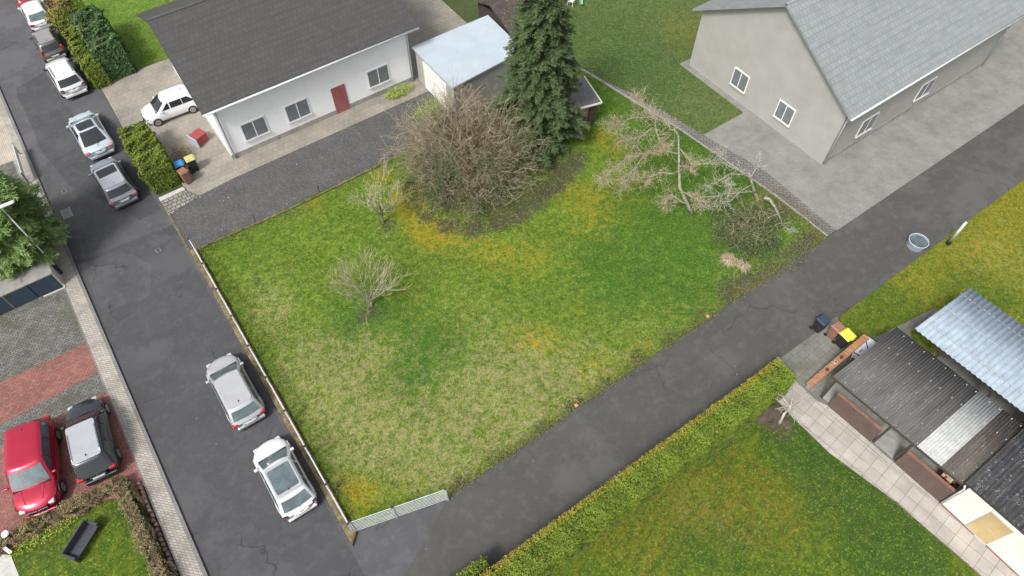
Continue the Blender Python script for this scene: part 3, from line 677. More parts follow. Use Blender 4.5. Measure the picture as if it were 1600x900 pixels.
hedge('dormant_hedge','thin brown dormant hedge along the pavement side of the corner garden',[(-8.95,19.3),(-8.62,11)],.6,.75,M['brown_hedge'],M['brown_core'],9000,size=(.04,.09),seed=29,bumpy=.22,up=.6)

# ------------------------------------------------------------------ CONIFERS
def conifer(name,label,c,R,H,mat,seed,whorl=.30,per=11,spray=.42,droop=.35,dens=1.0,skirt=.25,power=.9,wid=.05,zlow=.3,tipk=.05,up0=.25,rough=.12):
    rng=np.random.default_rng(seed); rr=random.Random(seed)
    t=thing(name,label,'tree',(c[0],c[1],0))
    obj('trunk',MB().tube([(c[0],c[1],0),(c[0]+.03,c[1],H*.5),(c[0],c[1],H*.97)],[.20,.11,.02],10),M['bark'],t,world=True,smooth=True)
    O=[];D=[];S=[];Vr=[];limb=[]
    z=zlow
    while z<H-.1:
        f=(z-zlow)/(H-zlow); rad_=R*max(.05,(1-f)**power)*(1 if f>.06 else .8)
        k=max(5,int(per*(.55+.45*(1-f))))
        ph=rr.uniform(0,6.28)
        for j in range(k):
            a=ph+2*math.pi*j/k+rr.uniform(-.2,.2); L=rad_*(1+rough*math.sin(a*3+z*1.7)+rough*.6*math.sin(a*7-z*3.1))*rr.uniform(.72,1.12)
            n=max(3,int(L/.16*dens)); zz=z+rr.uniform(-.12,.12)
            bt=rr.uniform(.3,.8)
            side0=np.array([-math.sin(a),math.cos(a),0]); od=np.array([math.cos(a),math.sin(a),0])
            lp=[]
            for i in range(n+1):
                u=(i+.3)/n
                pt=np.array([c[0],c[1],zz])+od*L*u+np.array([0,0,up0*L*u-droop*L*u*u])
                lp.append(pt)
                if u<skirt: continue
                wd=spray*(.6+.7*math.sin(min(1,u)*math.pi*.9))
                for sgn in (-1,1):
                    for _ in range(2):
                        sp=od*rr.uniform(.5,1.1)+side0*sgn*rr.uniform(.4,1.1)+np.array([0,0,rr.uniform(-.35,.25)-droop*u*.6])
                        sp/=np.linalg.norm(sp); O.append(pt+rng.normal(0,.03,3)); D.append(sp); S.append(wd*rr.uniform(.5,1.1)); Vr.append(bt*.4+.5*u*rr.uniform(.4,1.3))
            limb.append(([Vector(lp[0]),Vector(lp[len(lp)//2]),Vector(lp[-1])],[.035,.02,.008]))
        z+=whorl*rr.uniform(.8,1.2)
    O=np.array(O);D=np.array(D);S=np.array(S);Vr=np.clip(np.array(Vr),0,1); n=len(O)
    # each spray: a spine with three pairs of side needles (7 thin triangles)
    upv=np.array([0,0,1.0]); side=np.cross(D,upv)+rng.normal(0,.25,(n,3)); side/=np.linalg.norm(side,axis=1,keepdims=True)
    Vs=[];As=[]
    def tri(b,d,l,w_):
        ww=np.cross(d,upv); ww/=np.linalg.norm(ww,axis=1,keepdims=True)+1e-6
        ww=ww+rng.normal(0,.5,(n,3))*.5
        Vs.append(np.stack([b-ww*w_[:,None],b+ww*w_[:,None],b+d*l[:,None]],1))
        a=np.zeros((n,4)); a[:,0]=np.clip(Vr+rng.normal(0,.12,n),0,1); a[:,1]=(rng.random(n)<tipk); a[:,3]=1; As.append(np.repeat(a[:,None],3,1))
    tri(O,D,S,S*wid*1.6)
    for fr_ in (.2,.5,.75):
        for sg in (-1,1):
            d=D*.75+side*sg*.75+rng.normal(0,.12,(n,3)); d/=np.linalg.norm(d,axis=1,keepdims=True)
            tri(O+D*(S*fr_)[:,None],d,S*(.62-.35*fr_),S*wid*1.5)
    V=np.concatenate([v.reshape(-1,3) for v in Vs]); A=np.concatenate([a.reshape(-1,4) for a in As])
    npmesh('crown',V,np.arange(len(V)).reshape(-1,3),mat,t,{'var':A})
    emit('limbs',limb,M['bark'],t,3)
    return t
conifer('spruce_tree','tall dark green spruce beside the big brown shrub',(20.9,26.7),2.95,13.2,M['spruce'],41,whorl=.24,per=15,spray=.36,droop=.32,dens=1.5,power=.66,wid=.062,zlow=.25,tipk=.06,rough=.16)
conifer('cypress_tree','broad feathery green conifer over the pavement at the left edge',(-9.4,35.6),2.6,8.0,M['cypress'],42,whorl=.25,per=15,spray=.62,droop=.45,dens=1.15,power=.24,wid=.045,zlow=1.3,skirt=.25,up0=.45,rough=.13)

# ------------------------------------------------------------------ BIG ROUND SHRUB
def big_bush():
    rr=random.Random(51); rng=np.random.default_rng(51); c=(15.75,26.75)
    t=thing('deciduous_shrub','huge domed leafless brown shrub in the middle of the plot','shrub',(c[0],c[1],0))
    stems=[];twg=[];tips=[]
    for i in range(900):
        a=rr.uniform(0,2*math.pi); r0=rr.uniform(0,2.2)**.9; b=Vector((c[0]+r0*math.cos(a),c[1]+r0*math.sin(a)*.9,0))
        el=rr.uniform(.12,1.45); el=el**.8 if el>1 else el
        a2=a+rr.gauss(0,.35); L=rr.uniform(3.3,4.5)*(.78+.26*math.sin(el))
        d=Vector((math.cos(a2)*math.cos(el),math.sin(a2)*math.cos(el),math.sin(el)+.25)).normalized()
        pts=[b];seg=6
        for k in range(seg):
            d=(d+Vector((rr.gauss(0,.10),rr.gauss(0,.10),rr.gauss(0,.08)-.05))).normalized()
            q=pts[-1]+d*(L/seg); q.z=max(q.z,.1); pts.append(q)
        r=rr.uniform(.010,.022); stems.append((pts,[r*(1-.6*k/seg) for k in range(seg+1)]))
        for k in range(7):
            j=rr.randint(2,seg); p=pts[j]; out=(p-Vector((c[0],c[1],.5))).normalized()
            dd=(out*.7+Vector((rr.gauss(0,.7),rr.gauss(0,.7),rr.gauss(.15,.6)))).normalized(); l=rr.uniform(.35,.95)
            q1=p+dd*l*.5; dd2=(dd+Vector((rr.gauss(0,.35),rr.gauss(0,.35),rr.gauss(0,.3)))).normalized(); q2=q1+dd2*l*.5
            twg.append(([p,q1,q2],[.009,.007,.005])); tips.append(q2)
            if rr.random()<.6:
                q3=q1+(dd+Vector((rr.gauss(0,.8),rr.gauss(0,.8),rr.gauss(0,.6)))).normalized()*l*.45
                twg.append(([q1,q3],[.007,.005]))
    emit('stems',stems,M['twig_brown'],t,3); 
    random.Random(1).shuffle(twg); h=int(len(twg)*.5)
    emit('twigs',twg[:h],M['twig_tan'],t,3); emit('twigs',twg[h:],M['twig_brown'],t,3)
    # long pale outer shoots, tallest at the back
    sh=[];bud=[]
    for i in range(120):
        a=rr.uniform(0,2*math.pi); b=Vector((c[0]+rr.uniform(-2.6,2.2),c[1]+rr.uniform(-.6,3.0),rr.uniform(1.6,2.8)))
        d=Vector((rr.gauss(-.25,.5),rr.gauss(.1,.45),1.0)).normalized()
        branchy(rr,b,d,rr.uniform(1.3,2.3),.02,1,sh,sh,bend=.22,up=.02,kids=(3,5),ratio=.5,ang=(.5,1.2),minr=.009,segs=4,tipsout=bud)
    for i in range(34):   # arching shoots over the driveway on the left
        b=Vector((c[0]-rr.uniform(1.2,2.8),c[1]+rr.uniform(-.3,2.6),rr.uniform(1.2,2.6)))
        d=Vector((rr.uniform(-1.2,-.5),rr.gauss(.2,.5),rr.uniform(.2,.9))).normalized()
        branchy(rr,b,d,rr.uniform(1.6,2.6),.018,1,sh,sh,bend=.25,up=-.02,kids=(3,6),ratio=.45,ang=(.5,1.2),minr=.009,segs=4,tipsout=bud)
    emit('pale_shoots',sh,M['twig_pink'],t,3)
    C=np.array([tuple(p) for p in bud if rr.random()<.35]); C=C+rng.normal(0,.03,C.shape)
    V,F,A=leaves(C,np.tile([0,0,1.],(len(C),1)),rng.uniform(.03,.06,len(C)),rng); npmesh('buds',V,F,M['buds'],t,{'var':A})
    # green undergrowth through the lower outer part
    n=24000; a=rng.uniform(0,2*np.pi,n); el=rng.beta(1.1,2.2,n)*1.3; k=4.0*(1+.08*np.sin(a*5)+.07*np.sin(a*11))*rng.uniform(.75,1.08,n)
    patch=(np.sin(a*4+1)+np.sin(a*9+el*6)*.7+rng.normal(0,.5,n))>-.25
    C=np.column_stack([c[0]+k*np.cos(a)*np.cos(el)*1.05,c[1]+k*np.sin(a)*np.cos(el),.05+k*np.sin(el)*.95])[patch]
    V,F,A=leaves(C,C-np.array([c[0],c[1],0]),rng.uniform(.05,.11,len(C)),rng,spread=.8); npmesh('undergrowth',V,F,M['ivy'],t,{'var':A})
    n=12000; d=rng.normal(0,1,(n,3)); d/=np.linalg.norm(d,axis=1,keepdims=True); d[:,2]=abs(d[:,2])
    C=np.array([c[0],c[1],.1])+d*rng.uniform(1.8,3.5,n)[:,None]*np.array([1.1,1.05,1.1])
    V,F,A=leaves(C,d,rng.uniform(.05,.10,n),rng,spread=.8,var=rng.random(n)*.5); npmesh('inner_leaves',V,F,M['brown_hedge'],t,{'var':A})
    n=1500; cc=P(672,172,2.2); C=np.column_stack([rng.normal(cc[0],.75,n),rng.normal(cc[1],.35,n),rng.normal(2.3,.3,n)])
    V,F,A=leaves(C,np.tile([0,0,1.],(n,1)),rng.uniform(.05,.11,n),rng); npmesh('lime_leaves',V,F,M['lime_leaf'],t,{'var':A})
    # litter under it
    n=5000; a=rng.uniform(-2.9,.3,n); k=rng.uniform(2.0,4.3,n)
    C=np.column_stack([c[0]+.5+k*np.cos(a)*1.12,c[1]+k*np.sin(a)*.95,rng.uniform(.04,.09,n)])
    V,F,A=leaves(C,np.tile([0,0,1.],(n,1)),rng.uniform(.03,.08,n),rng,spread=.3)
    g=npmesh('leaf_litter',V,F,M['dead_leaf'],None,{'var':A}); tag(g,'dry brown leaves on the bare soil round the huge shrub','leaf litter',kind='stuff')
big_bush()

# ------------------------------------------------------------------ BARE TREES ON THE PLOT
def bare_tree(name,label,c,h,R,seed,mat,bark,trunk_h=.7,n0=9,depth=2,minr=.009,lean=(0,0),bl=None,kids=(4,6),up=.10,ratio=.55):
    rr=random.Random(seed); t=thing(name,label,'tree',(c[0],c[1],0)); out=[];tw=[];tips=[]
    top=Vector((c[0]+lean[0],c[1]+lean[1],trunk_h)); out.append(([Vector((c[0],c[1],0)),top],[.07,.05]))
    for i in range(n0):
        a=2*math.pi*i/n0+rr.uniform(-.3,.3); e=rr.uniform(.25,1.2)
        d=Vector((math.cos(a)*math.cos(e),math.sin(a)*math.cos(e),math.sin(e)))
        branchy(rr,top-Vector((0,0,rr.uniform(0,.3)*trunk_h)),d,(R*math.cos(e)+(h-trunk_h)*math.sin(e))*.72,.035,depth,out,tw,bend=.16,up=up,kids=kids,ratio=ratio,ang=(.35,.9),minr=minr,segs=5,tipsout=tips)
    obj_=emit('trunk',out[:1],bark,t,8); emit('branches',out[1:],bark,t,4)
    emit('twigs',tw,mat,t,3)
    return t,tips,rr
bare_tree('fruit_tree','small leafless pruned tree standing alone in the middle of the lawn',(5.5,21.35),3.1,2.3,61,M['twig_tan'],M['bark_grey'],n0=12,kids=(4,6))
t,tips,rr=bare_tree('blossom_tree','small upright tree with pale yellow-green blossom beside the driveway edge',(8.95,26.2),3.9,1.3,62,M['twig_tan'],M['bark'],n0=8,trunk_h=.9,up=.2)
rng=np.random.default_rng(62); C=np.array([tuple(p) for p in tips if p.z>1.0]); C=np.repeat(C,2,0)+rng.normal(0,.09,(len(C)*2,3)); C=C[rng.random(len(C))<.8]
C=C[:3200]
V,F,A=leaves(C,np.tile([0,0,1.],(len(C),1)),rng.uniform(.03,.065,len(C)),rng); npmesh('blossom',V,F,M['blossom'],t,{'var':A})

def pix3(lst): return [Vector((*P(x,y,z),z)) for x,y,z in lst]
def limb_tree(name,label,base,trunk,limbs,seed,bark,tw_mat,budding=0,twl=1.0,extra=None,tr=.125,tw_n=9,group=None,lr=.042,depth=1):
    rr=random.Random(seed); t=thing(name,label,'tree',(base[0],base[1],0),0,group)
    pts=pix3(trunk); n=len(pts); obj('trunk',MB().tube(pts,[tr*(1-.6*i/(n-1)) for i in range(n)],8),bark,t,world=True,smooth=True)
    tw=[];out=[];tips=[]
    for spec in limbs:
        p=pix3(spec); m=len(p)
        # subdivide with jitter
        q=[p[0]]
        for i in range(m-1):
            for k in (1,2,3):
                x=p[i].lerp(p[i+1],k/3); 
                if not(i==m-2 and k==3): x=x+Vector((rr.gauss(0,.05),rr.gauss(0,.05),rr.gauss(0,.05)))
                q.append(x)
        r0=lr if m>2 else lr*.65
        obj('limb',MB().tube(q,[r0*(1-.7*i/(len(q)-1)) for i in range(len(q))],6),bark,t,world=True,smooth=True)
        for i in range(2,len(q)):
            for _ in range(tw_n if i>len(q)//3 else tw_n//2):
                d=((q[i]-q[i-1]).normalized()*.6+Vector((rr.gauss(0,.7),rr.gauss(0,.7),rr.gauss(.15,.5)))).normalized()
                branchy(rr,q[i].lerp(q[i-1],rr.random()),d,rr.uniform(.35,1.0)*twl,.009,depth,out,tw,bend=.3,up=.03,kids=(2,4),ratio=.6,ang=(.4,1.2),minr=.006,segs=3,tipsout=tips)
    emit('twigs',out+tw,tw_mat,t,3)
    if budding:
        rng=np.random.default_rng(seed); C=np.array([tuple(p) for p in tips]); C=C[rng.random(len(C))<budding]; C=C+rng.normal(0,.03,C.shape)
        V,F,A=leaves(C,np.tile([0,0,1.],(len(C),1)),rng.uniform(.03,.06,len(C)),rng); npmesh('buds',V,F,M['buds'],t,{'var':A})
    return t
limb_tree('apple_tree','spreading old tree with pale buds leaning left near the east boundary',P(1082,335),
  [(1082,335,0),(1074,318,.8),(1062,292,1.7),(1061,250,2.9),(1060,212,3.8)],
  [[(1060,212,3.8),(1045,195,4.1),(1024,183,4.1),(989,184,3.9)],[(1024,183,4.1),(1010,165,4.2),(990,150,4.2)],[(1060,240,3.1),(1035,236,3.2),(1010,240,3.2),(975,250,3.0)],
   [(1056,272,2.3),(1030,270,2.5),(1010,282,2.4),(955,280,2.4)],[(989,184,3.9),(965,190,3.8),(950,195,3.7)],[(1024,183,4.1),(1028,215,3.8),(1040,236,3.6)],
   [(1074,318,1.0),(1050,305,1.3),(1035,318,1.2)],[(1062,300,1.5),(1085,308,1.6),(1095,320,1.5)],[(1010,240,3.2),(985,270,2.9),(970,300,2.4)],[(1060,230,3.3),(1080,250,3.0),(1078,268,2.8)],
   [(975,250,3.0),(955,265,2.9),(940,285,2.6)],[(1020,200,4.0),(1000,215,3.8),(965,222,3.6)]],71,M['bark_grey'],M['twig_pink'],budding=.55,tw_n=12,depth=1,twl=.80)
limb_tree('apple_tree','pruned old tree with bare white sawn limbs at the east corner of the plot',P(1186,318),
  [(1186,318,0),(1181,305,.5),(1176,290,1.2),(1170,268,2.1)],
  [[(1170,268,2.1),(1150,262,2.3),(1128,252,2.4),(1118,236,2.6)],[(1181,300,.9),(1150,300,1.3),(1125,304,1.4),(1092,308,1.4)],[(1176,288,1.4),(1140,312,1.3),(1118,322,1.2),(1098,324,1.2)],
   [(1170,272,2.0),(1140,272,2.2),(1135,285,2.0),(1140,302,1.8)],[(1128,252,2.4),(1112,256,2.4),(1095,255,2.4)],[(1140,272,2.2),(1120,285,2.1),(1098,292,2.0)],
   [(1172,280,1.7),(1185,255,2.4),(1180,240,2.8)]],72,M['bark_grey'],M['twig_pale'],budding=.2,tw_n=6,twl=.62)
limb_tree('fallen_branch','thick pale broken branch slanting down beside the pruned corner tree',P(1222,348),
  [(1194,308,1.3),(1203,312,1.2),(1212,325,.8),(1222,348,.25)],[[(1222,348,.3),(1228,355,.2),(1236,362,.2)]],73,M['bark_grey'],M['twig_pale'],tw_n=4,twl=.6,tr=.12,lr=.03)
for o in bpy.data.objects:
    if o.name.startswith('fallen_branch'): o['category']='branch'
# ivy mound, dry ornamental grass
def ivy():
    rng=np.random.default_rng(81); c=P(1165,372)
    t=thing('ivy_shrub','loose ivy covered mound with grey twigs under the corner tree','shrub',(c[0],c[1],0))
    n=17000; d=rng.normal(0,1,(n,3)); d/=np.linalg.norm(d,axis=1,keepdims=True); d[:,2]=abs(d[:,2])
    r=(1+.22*np.sin(d[:,0]*6+1)*np.sin(d[:,1]*7)+.1*np.sin(d[:,0]*15))*rng.uniform(.65,1.12,n)
    C=np.array([c[0]+.25,c[1]+.2,.05])+d*r[:,None]*np.array([2.0,2.1,1.15])
    C=C[(np.sin(C[:,0]*4.3)+np.sin(C[:,1]*5.1)+rng.normal(0,.8,n))>-.6]
    V,F,A=leaves(C,np.tile([0,0,1.],(len(C),1)),rng.uniform(.05,.10,len(C)),rng,spread=.7); A[:,1]=np.repeat((rng.random(len(C))<.28)*1.0,4); npmesh('foliage',V,F,M['ivy'],t,{'var':A})
    rr=random.Random(81); tw=[]
    for i in range(34):
        a=rr.uniform(0,6.28); b=Vector((c[0]+rr.uniform(-.5,.9),c[1]+rr.uniform(-.5,.9),.1))
        branchy(rr,b,(math.cos(a),math.sin(a),rr.uniform(.3,1.4)),rr.uniform(1.2,2.3),.017,1,tw,tw,bend=.5,up=-.04,kids=(4,6),ratio=.5,ang=(.5,1.3),minr=.006,segs=5)
    emit('stems',tw,M['twig_tan'],t,3)
    # dry grass tuft
    for (px,py,nn,lab) in ((1137,408,420,'tuft of dry beige ornamental grass left of the ivy mound'),(1160,418,260,'small dry grass tuft at the foot of the ivy mound')):
        q=P(px,py); g=thing('ornamental_grass',lab,'grass clump',(q[0],q[1],0)); mb=MB()
        for i in range(nn):
            a=rr.uniform(0,6.28); e=rr.uniform(.5,1.3); L=rr.uniform(.4,.8); d=Vector((math.cos(a)*math.cos(e),math.sin(a)*math.cos(e),math.sin(e)))
            b=Vector((q[0]+rr.gauss(0,.08),q[1]+rr.gauss(0,.08),0)); m_=b+d*L*.6; e_=m_+Vector((d.x,d.y,-.35))*L*.5; e_.z=max(.03,e_.z)
            s_=Vector((-d.y,d.x,0)).normalized()*.011 if abs(d.x)+abs(d.y)>0 else Vector((.01,0,0))
            mb.add([b-s_,b+s_,m_+s_,m_-s_,e_],[(0,1,2,3),(3,2,4)])
        o=obj('blades',mb,M['straw_plain'],g,world=True)
ivy()
rngc=np.random.default_rng(83)
def clump_stuff(name,label,c,rx,ry,n,mat,size,z=.12,cat='undergrowth',seed=1):
    r=np.random.default_rng(seed); a=r.uniform(0,2*np.pi,n); k=np.sqrt(r.random(n))
    C=np.column_stack([c[0]+rx*k*np.cos(a),c[1]+ry*k*np.sin(a),r.uniform(.03,z,n)])
    V,F,A=leaves(C,np.tile([0,0,1.],(n,1)),r.uniform(*size,n),r,spread=.5); g=npmesh(name,V,F,mat,None,{'var':A}); tag(g,label,cat,kind='stuff')
clump_stuff('ground_ivy','dark green ground cover around the trees in the east corner',P(1190,380),3.0,2.6,5500,M['ivy'],(.04,.08),seed=84)
clump_stuff('dry_leaves','brown leaf litter on the bare corner ground near the grey block path',P(1215,415),3.2,.8,2500,M['dead_leaf'],(.03,.07),z=.06,cat='leaf litter',seed=85)
clump_stuff('boundary_weeds','low weeds and dead stems along the eastern plot edging',P(1235,330),.8,2.8,2200,M['brown_hedge'],(.04,.08),seed=86)
def strip_stuff(name,label,a,b,w,n,mat,size,z,cat,seed):
    r=np.random.default_rng(seed); u=r.random(n); a=np.array(a);b=np.array(b); d=(b-a)/np.linalg.norm(b-a); nn=np.array([-d[1],d[0]])
    cl=.5+.5*np.sin(u*np.linalg.norm(b-a)*1.7+seed)*np.sin(u*np.linalg.norm(b-a)*.6); u=u[r.random(n)<.25+.75*cl]; n=len(u)
    q=a[None]+(b-a)[None]*u[:,None]+nn[None]*(r.normal(0,w,n))[:,None]
    C=np.column_stack([q,r.uniform(.02,z,n)]); V,F,A=leaves(C,np.tile([0,0,1.],(n,1)),r.uniform(*size,n),r,spread=.5)
    g=npmesh(name,V,F,mat,None,{'var':A}); tag(g,label,cat,kind='stuff')
strip_stuff('verge_weeds','dead brown weeds creeping over the lower plot edge onto the driveway',(3.2,9.95),(30,10.05),.16,6500,M['brown_hedge'],(.03,.07),.10,'weeds',101)
strip_stuff('verge_grass','ragged green grass fringe along the lower plot edge',(3.2,9.98),(30,10.08),.12,6000,M['box_leaf'],(.04,.08),.09,'grass',102)
strip_stuff('gutter_litter','leaf litter and moss in the gutter along the low fence wall',(-1.45,10.6),(-1.45,35),.07,3000,M['dead_leaf'],(.02,.05),.05,'leaf litter',103)
strip_stuff('wall_moss','yellow moss and dead grass along the foot of the street fence',(-1.15,11),(-1.15,30.6),.09,5500,M['brown_hedge'],(.03,.06),.24,'moss',104)
strip_stuff('fringe_grass','tufty grass hanging over the edging of the block driveway',(-1,30.66),(16,30.6),.10,3500,M['box_leaf'],(.04,.08),.10,'grass',105)
strip_stuff('hedge_litter','brown litter along the foot of the thuja hedge',(-2,4.42),(20,4.38),.08,3500,M['dead_leaf'],(.02,.05),.04,'leaf litter',106)
strip_stuff('path_weeds','weeds along the lawn side of the garden path',(19.55,3.8),(20.6,-6.6),.05,1200,M['brown_hedge'],(.03,.06),.08,'weeds',107)
# twig shrub by garden path
def pathtree():
    rr=random.Random(91); t=thing('pruned_tree','small pruned pale tree with radiating twigs beside the garden path','tree',(*P(1218,661),0))
    b=Vector((*P(1218,661),0)); top=Vector((*P(1238,632,1.1),1.1)); mid=b.lerp(top,.5)+Vector((-.08,.05,.05))
    obj('trunk',MB().tube([b,mid,top],[.085,.06,.05],8),M['twig_pale'],t,world=True,smooth=True)
    tw=[]
    for i in range(15):
        a=2*math.pi*i/15+rr.uniform(-.2,.2)
        branchy(rr,top-(top-mid)*rr.uniform(0,.6),(math.cos(a),math.sin(a),rr.uniform(-.1,.6)),rr.uniform(.6,1.1),.022,1,tw,tw,bend=.12,up=.02,kids=(2,3),ratio=.5,ang=(.3,.8),minr=.008,segs=4)
    emit('branches',tw,M['twig_pale'],t,4)
    tag(obj('soil_bed',MB().prism([(P(1222,664)[0]+.5*math.cos(a)*(1+.15*math.sin(3*a)),P(1222,664)[1]+.45*math.sin(a)) for a in [k*math.pi/8 for k in range(16)]],-.05,.035),M['soil']),kind='structure')
    tag(obj('hedge_soil_bed',MB().prism([(18.6,3.55),(19.5,3.4),(19.56,4.3),(17.6,4.42)],-.05,.04),M['soil']),kind='structure')
pathtree()

# ------------------------------------------------------------------ BUILDINGS
def planeS(px,py,s):
    """height on the vertical plane x = s that shows at the pixel, and its y"""
    lo,hi=0,8
    for _ in range(40):
        m=(lo+hi)/2
        if P(px,py,m)[0]>s: lo=m
        else: hi=m
    return P(px,py,lo)[1],lo
def roofmat(name,c1,c2,lich,lw=.5,rough=.85,la=.62,moss=None,la2=.6,tiles=False):
    m,t,b=newmat(name); p=pos(t)
    mp=N(t,"ShaderNodeMapping"); mp.inputs["Scale"].default_value=(.35,2.5,1); t.links.new(p,mp.inputs["Vector"])
    c=mix(t,ramp(t,noise(t,mp.outputs[0],1.3,7,.7),.35,.68),c1,c2)
    c=mix(t,math_(t,'MULTIPLY',ramp(t,noise(t,p,5,8,.8),la,la+.06),lw),c,lich)
    c=mix(t,math_(t,'MULTIPLY',ramp(t,noise(t,p,.8,3),.5,.6),ramp(t,noise(t,p,14,4,.8),la-.02,la+.04)),c,lich)
    if moss: c=mix(t,ramp(t,noise(t,p,2.6,7,.8),la2,la2+.05),c,moss)
    if tiles:
        br=N(t,"ShaderNodeTexBrick"); t.links.new(p,br.inputs["Vector"])
        for k,v in (("Scale",1.0),("Mortar Size",.022),("Mortar Smooth",.6),("Brick Width",.30),("Row Height",.34)): br.inputs[k].default_value=v
        br.inputs["Color1"].default_value=(.92,.92,.92,1); br.inputs["Color2"].default_value=(1.05,1.05,1.05,1); br.inputs["Mortar"].default_value=(.72,.72,.72,1)
        c=mix(t,1.0,c,br.outputs["Color"],'MULTIPLY')
    t.links.new(c,b.inputs["Base Color"]); b.inputs["Roughness"].default_value=rough; bump(t,b,noise(t,p,35,4),.3,.01); return m
M['fibre']=roofmat('grey fibre cement roof',(.075,.073,.070,1),(.135,.13,.122,1),(.42,.42,.40,1),.5,la=.615)
M['fibre_dark']=roofmat('brown weathered fibre cement',(.075,.062,.055,1),(.125,.108,.096,1),(.36,.34,.30,1),.5,la=.60,moss=(.040,.032,.018,1),la2=.60)
M['fibre_black']=roofmat('black lichened roof sheet',(.022,.024,.026,1),(.06,.06,.062,1),(.45,.46,.48,1),.65,la=.585)
M['translucent']=simple('pale translucent roof sheet',(.40,.415,.40,1),.45,var=.12,scale=3,bmp=.05,dirt=(.28,.29,.27,1))
M['poly']=simple('bluish polycarbonate sheet',(.27,.33,.39,1),.6,var=.16,scale=2,bmp=.03,dirt=(.34,.38,.42,1))
M['roof_dark']=roofmat('dark grey roof tiles',(.060,.059,.058,1),(.075,.073,.072,1),(.11,.11,.105,1),.25,tiles=True)
M['roof_light']=roofmat('light grey roof tiles',(.22,.24,.245,1),(.27,.29,.30,1),(.33,.33,.32,1),.2,tiles=True)
M['roof_paleblue']=simple('pale blue grey flat roof',(.42,.48,.53,1),.6,var=.06,scale=.7)
M['roof_mossy']=roofmat('dark roof with orange moss',(.045,.035,.035,1),(.085,.068,.062,1),(.4,.38,.33,1),.35,moss=(.32,.18,.02,1),la2=.58)
M['roof_felt']=simple('grey roofing felt',(.14,.14,.14,1),.9,var=.15)
def brickm():
    m=paving('orange brick',(.52,.20,.09,1),(.40,.22,.12,1),(.32,.27,.22,1),.24,.075,0,ms=.01); return m
M['brick']=brickm()
M['brick_top']=paving('orange coping bricks',(.56,.24,.11,1),(.42,.16,.08,1),(.24,.20,.15,1),.115,.24,0,ms=.012,moss=(.24,.20,.06,1),mossamt=.5)
M['window_glass']=simple('window glass',(.12,.14,.16,1),.1,bmp=0)
M['curtain']=simple('window shutter grey',(.16,.18,.20,1),.15,bmp=0)

def corr(x0,x1,y0,y1,z0,z1,amp,pitch,th=.02,skew=0,skew1=None):
    """corrugated sheet, ridges along x; z goes z0->z1 with x; y may skew with x"""
    mb=MB(); n=max(4,int(abs(y1-y0)/pitch*8)); L=[]
    if skew1 is None: skew1=skew
    for top in (1,0):
        for i in range(n+1):
            y=y0+(y1-y0)*i/n; a=amp*math.cos(2*math.pi*y/pitch)
            mb.v.append((x0,y,z0+a-(0 if top else th))); mb.v.append((x1,y+(skew+(skew1-skew)*i/n),z1+a-(0 if top else th)))
    o=2*(n+1)
    for i in range(n):
        a=2*i; mb.f.append((a,a+1,a+3,a+2)); mb.f.append((o+a,o+a+2,o+a+3,o+a+1))
    for i in range(n):
        a=2*i; mb.f.append((a,a+2,o+a+2,o+a)); mb.f.append((a+1,o+a+1,o+a+3,a+3))
    mb.f.append((0,o,o+1,1)); e=2*n; mb.f.append((e,e+1,o+e+1,o+e)); return mb

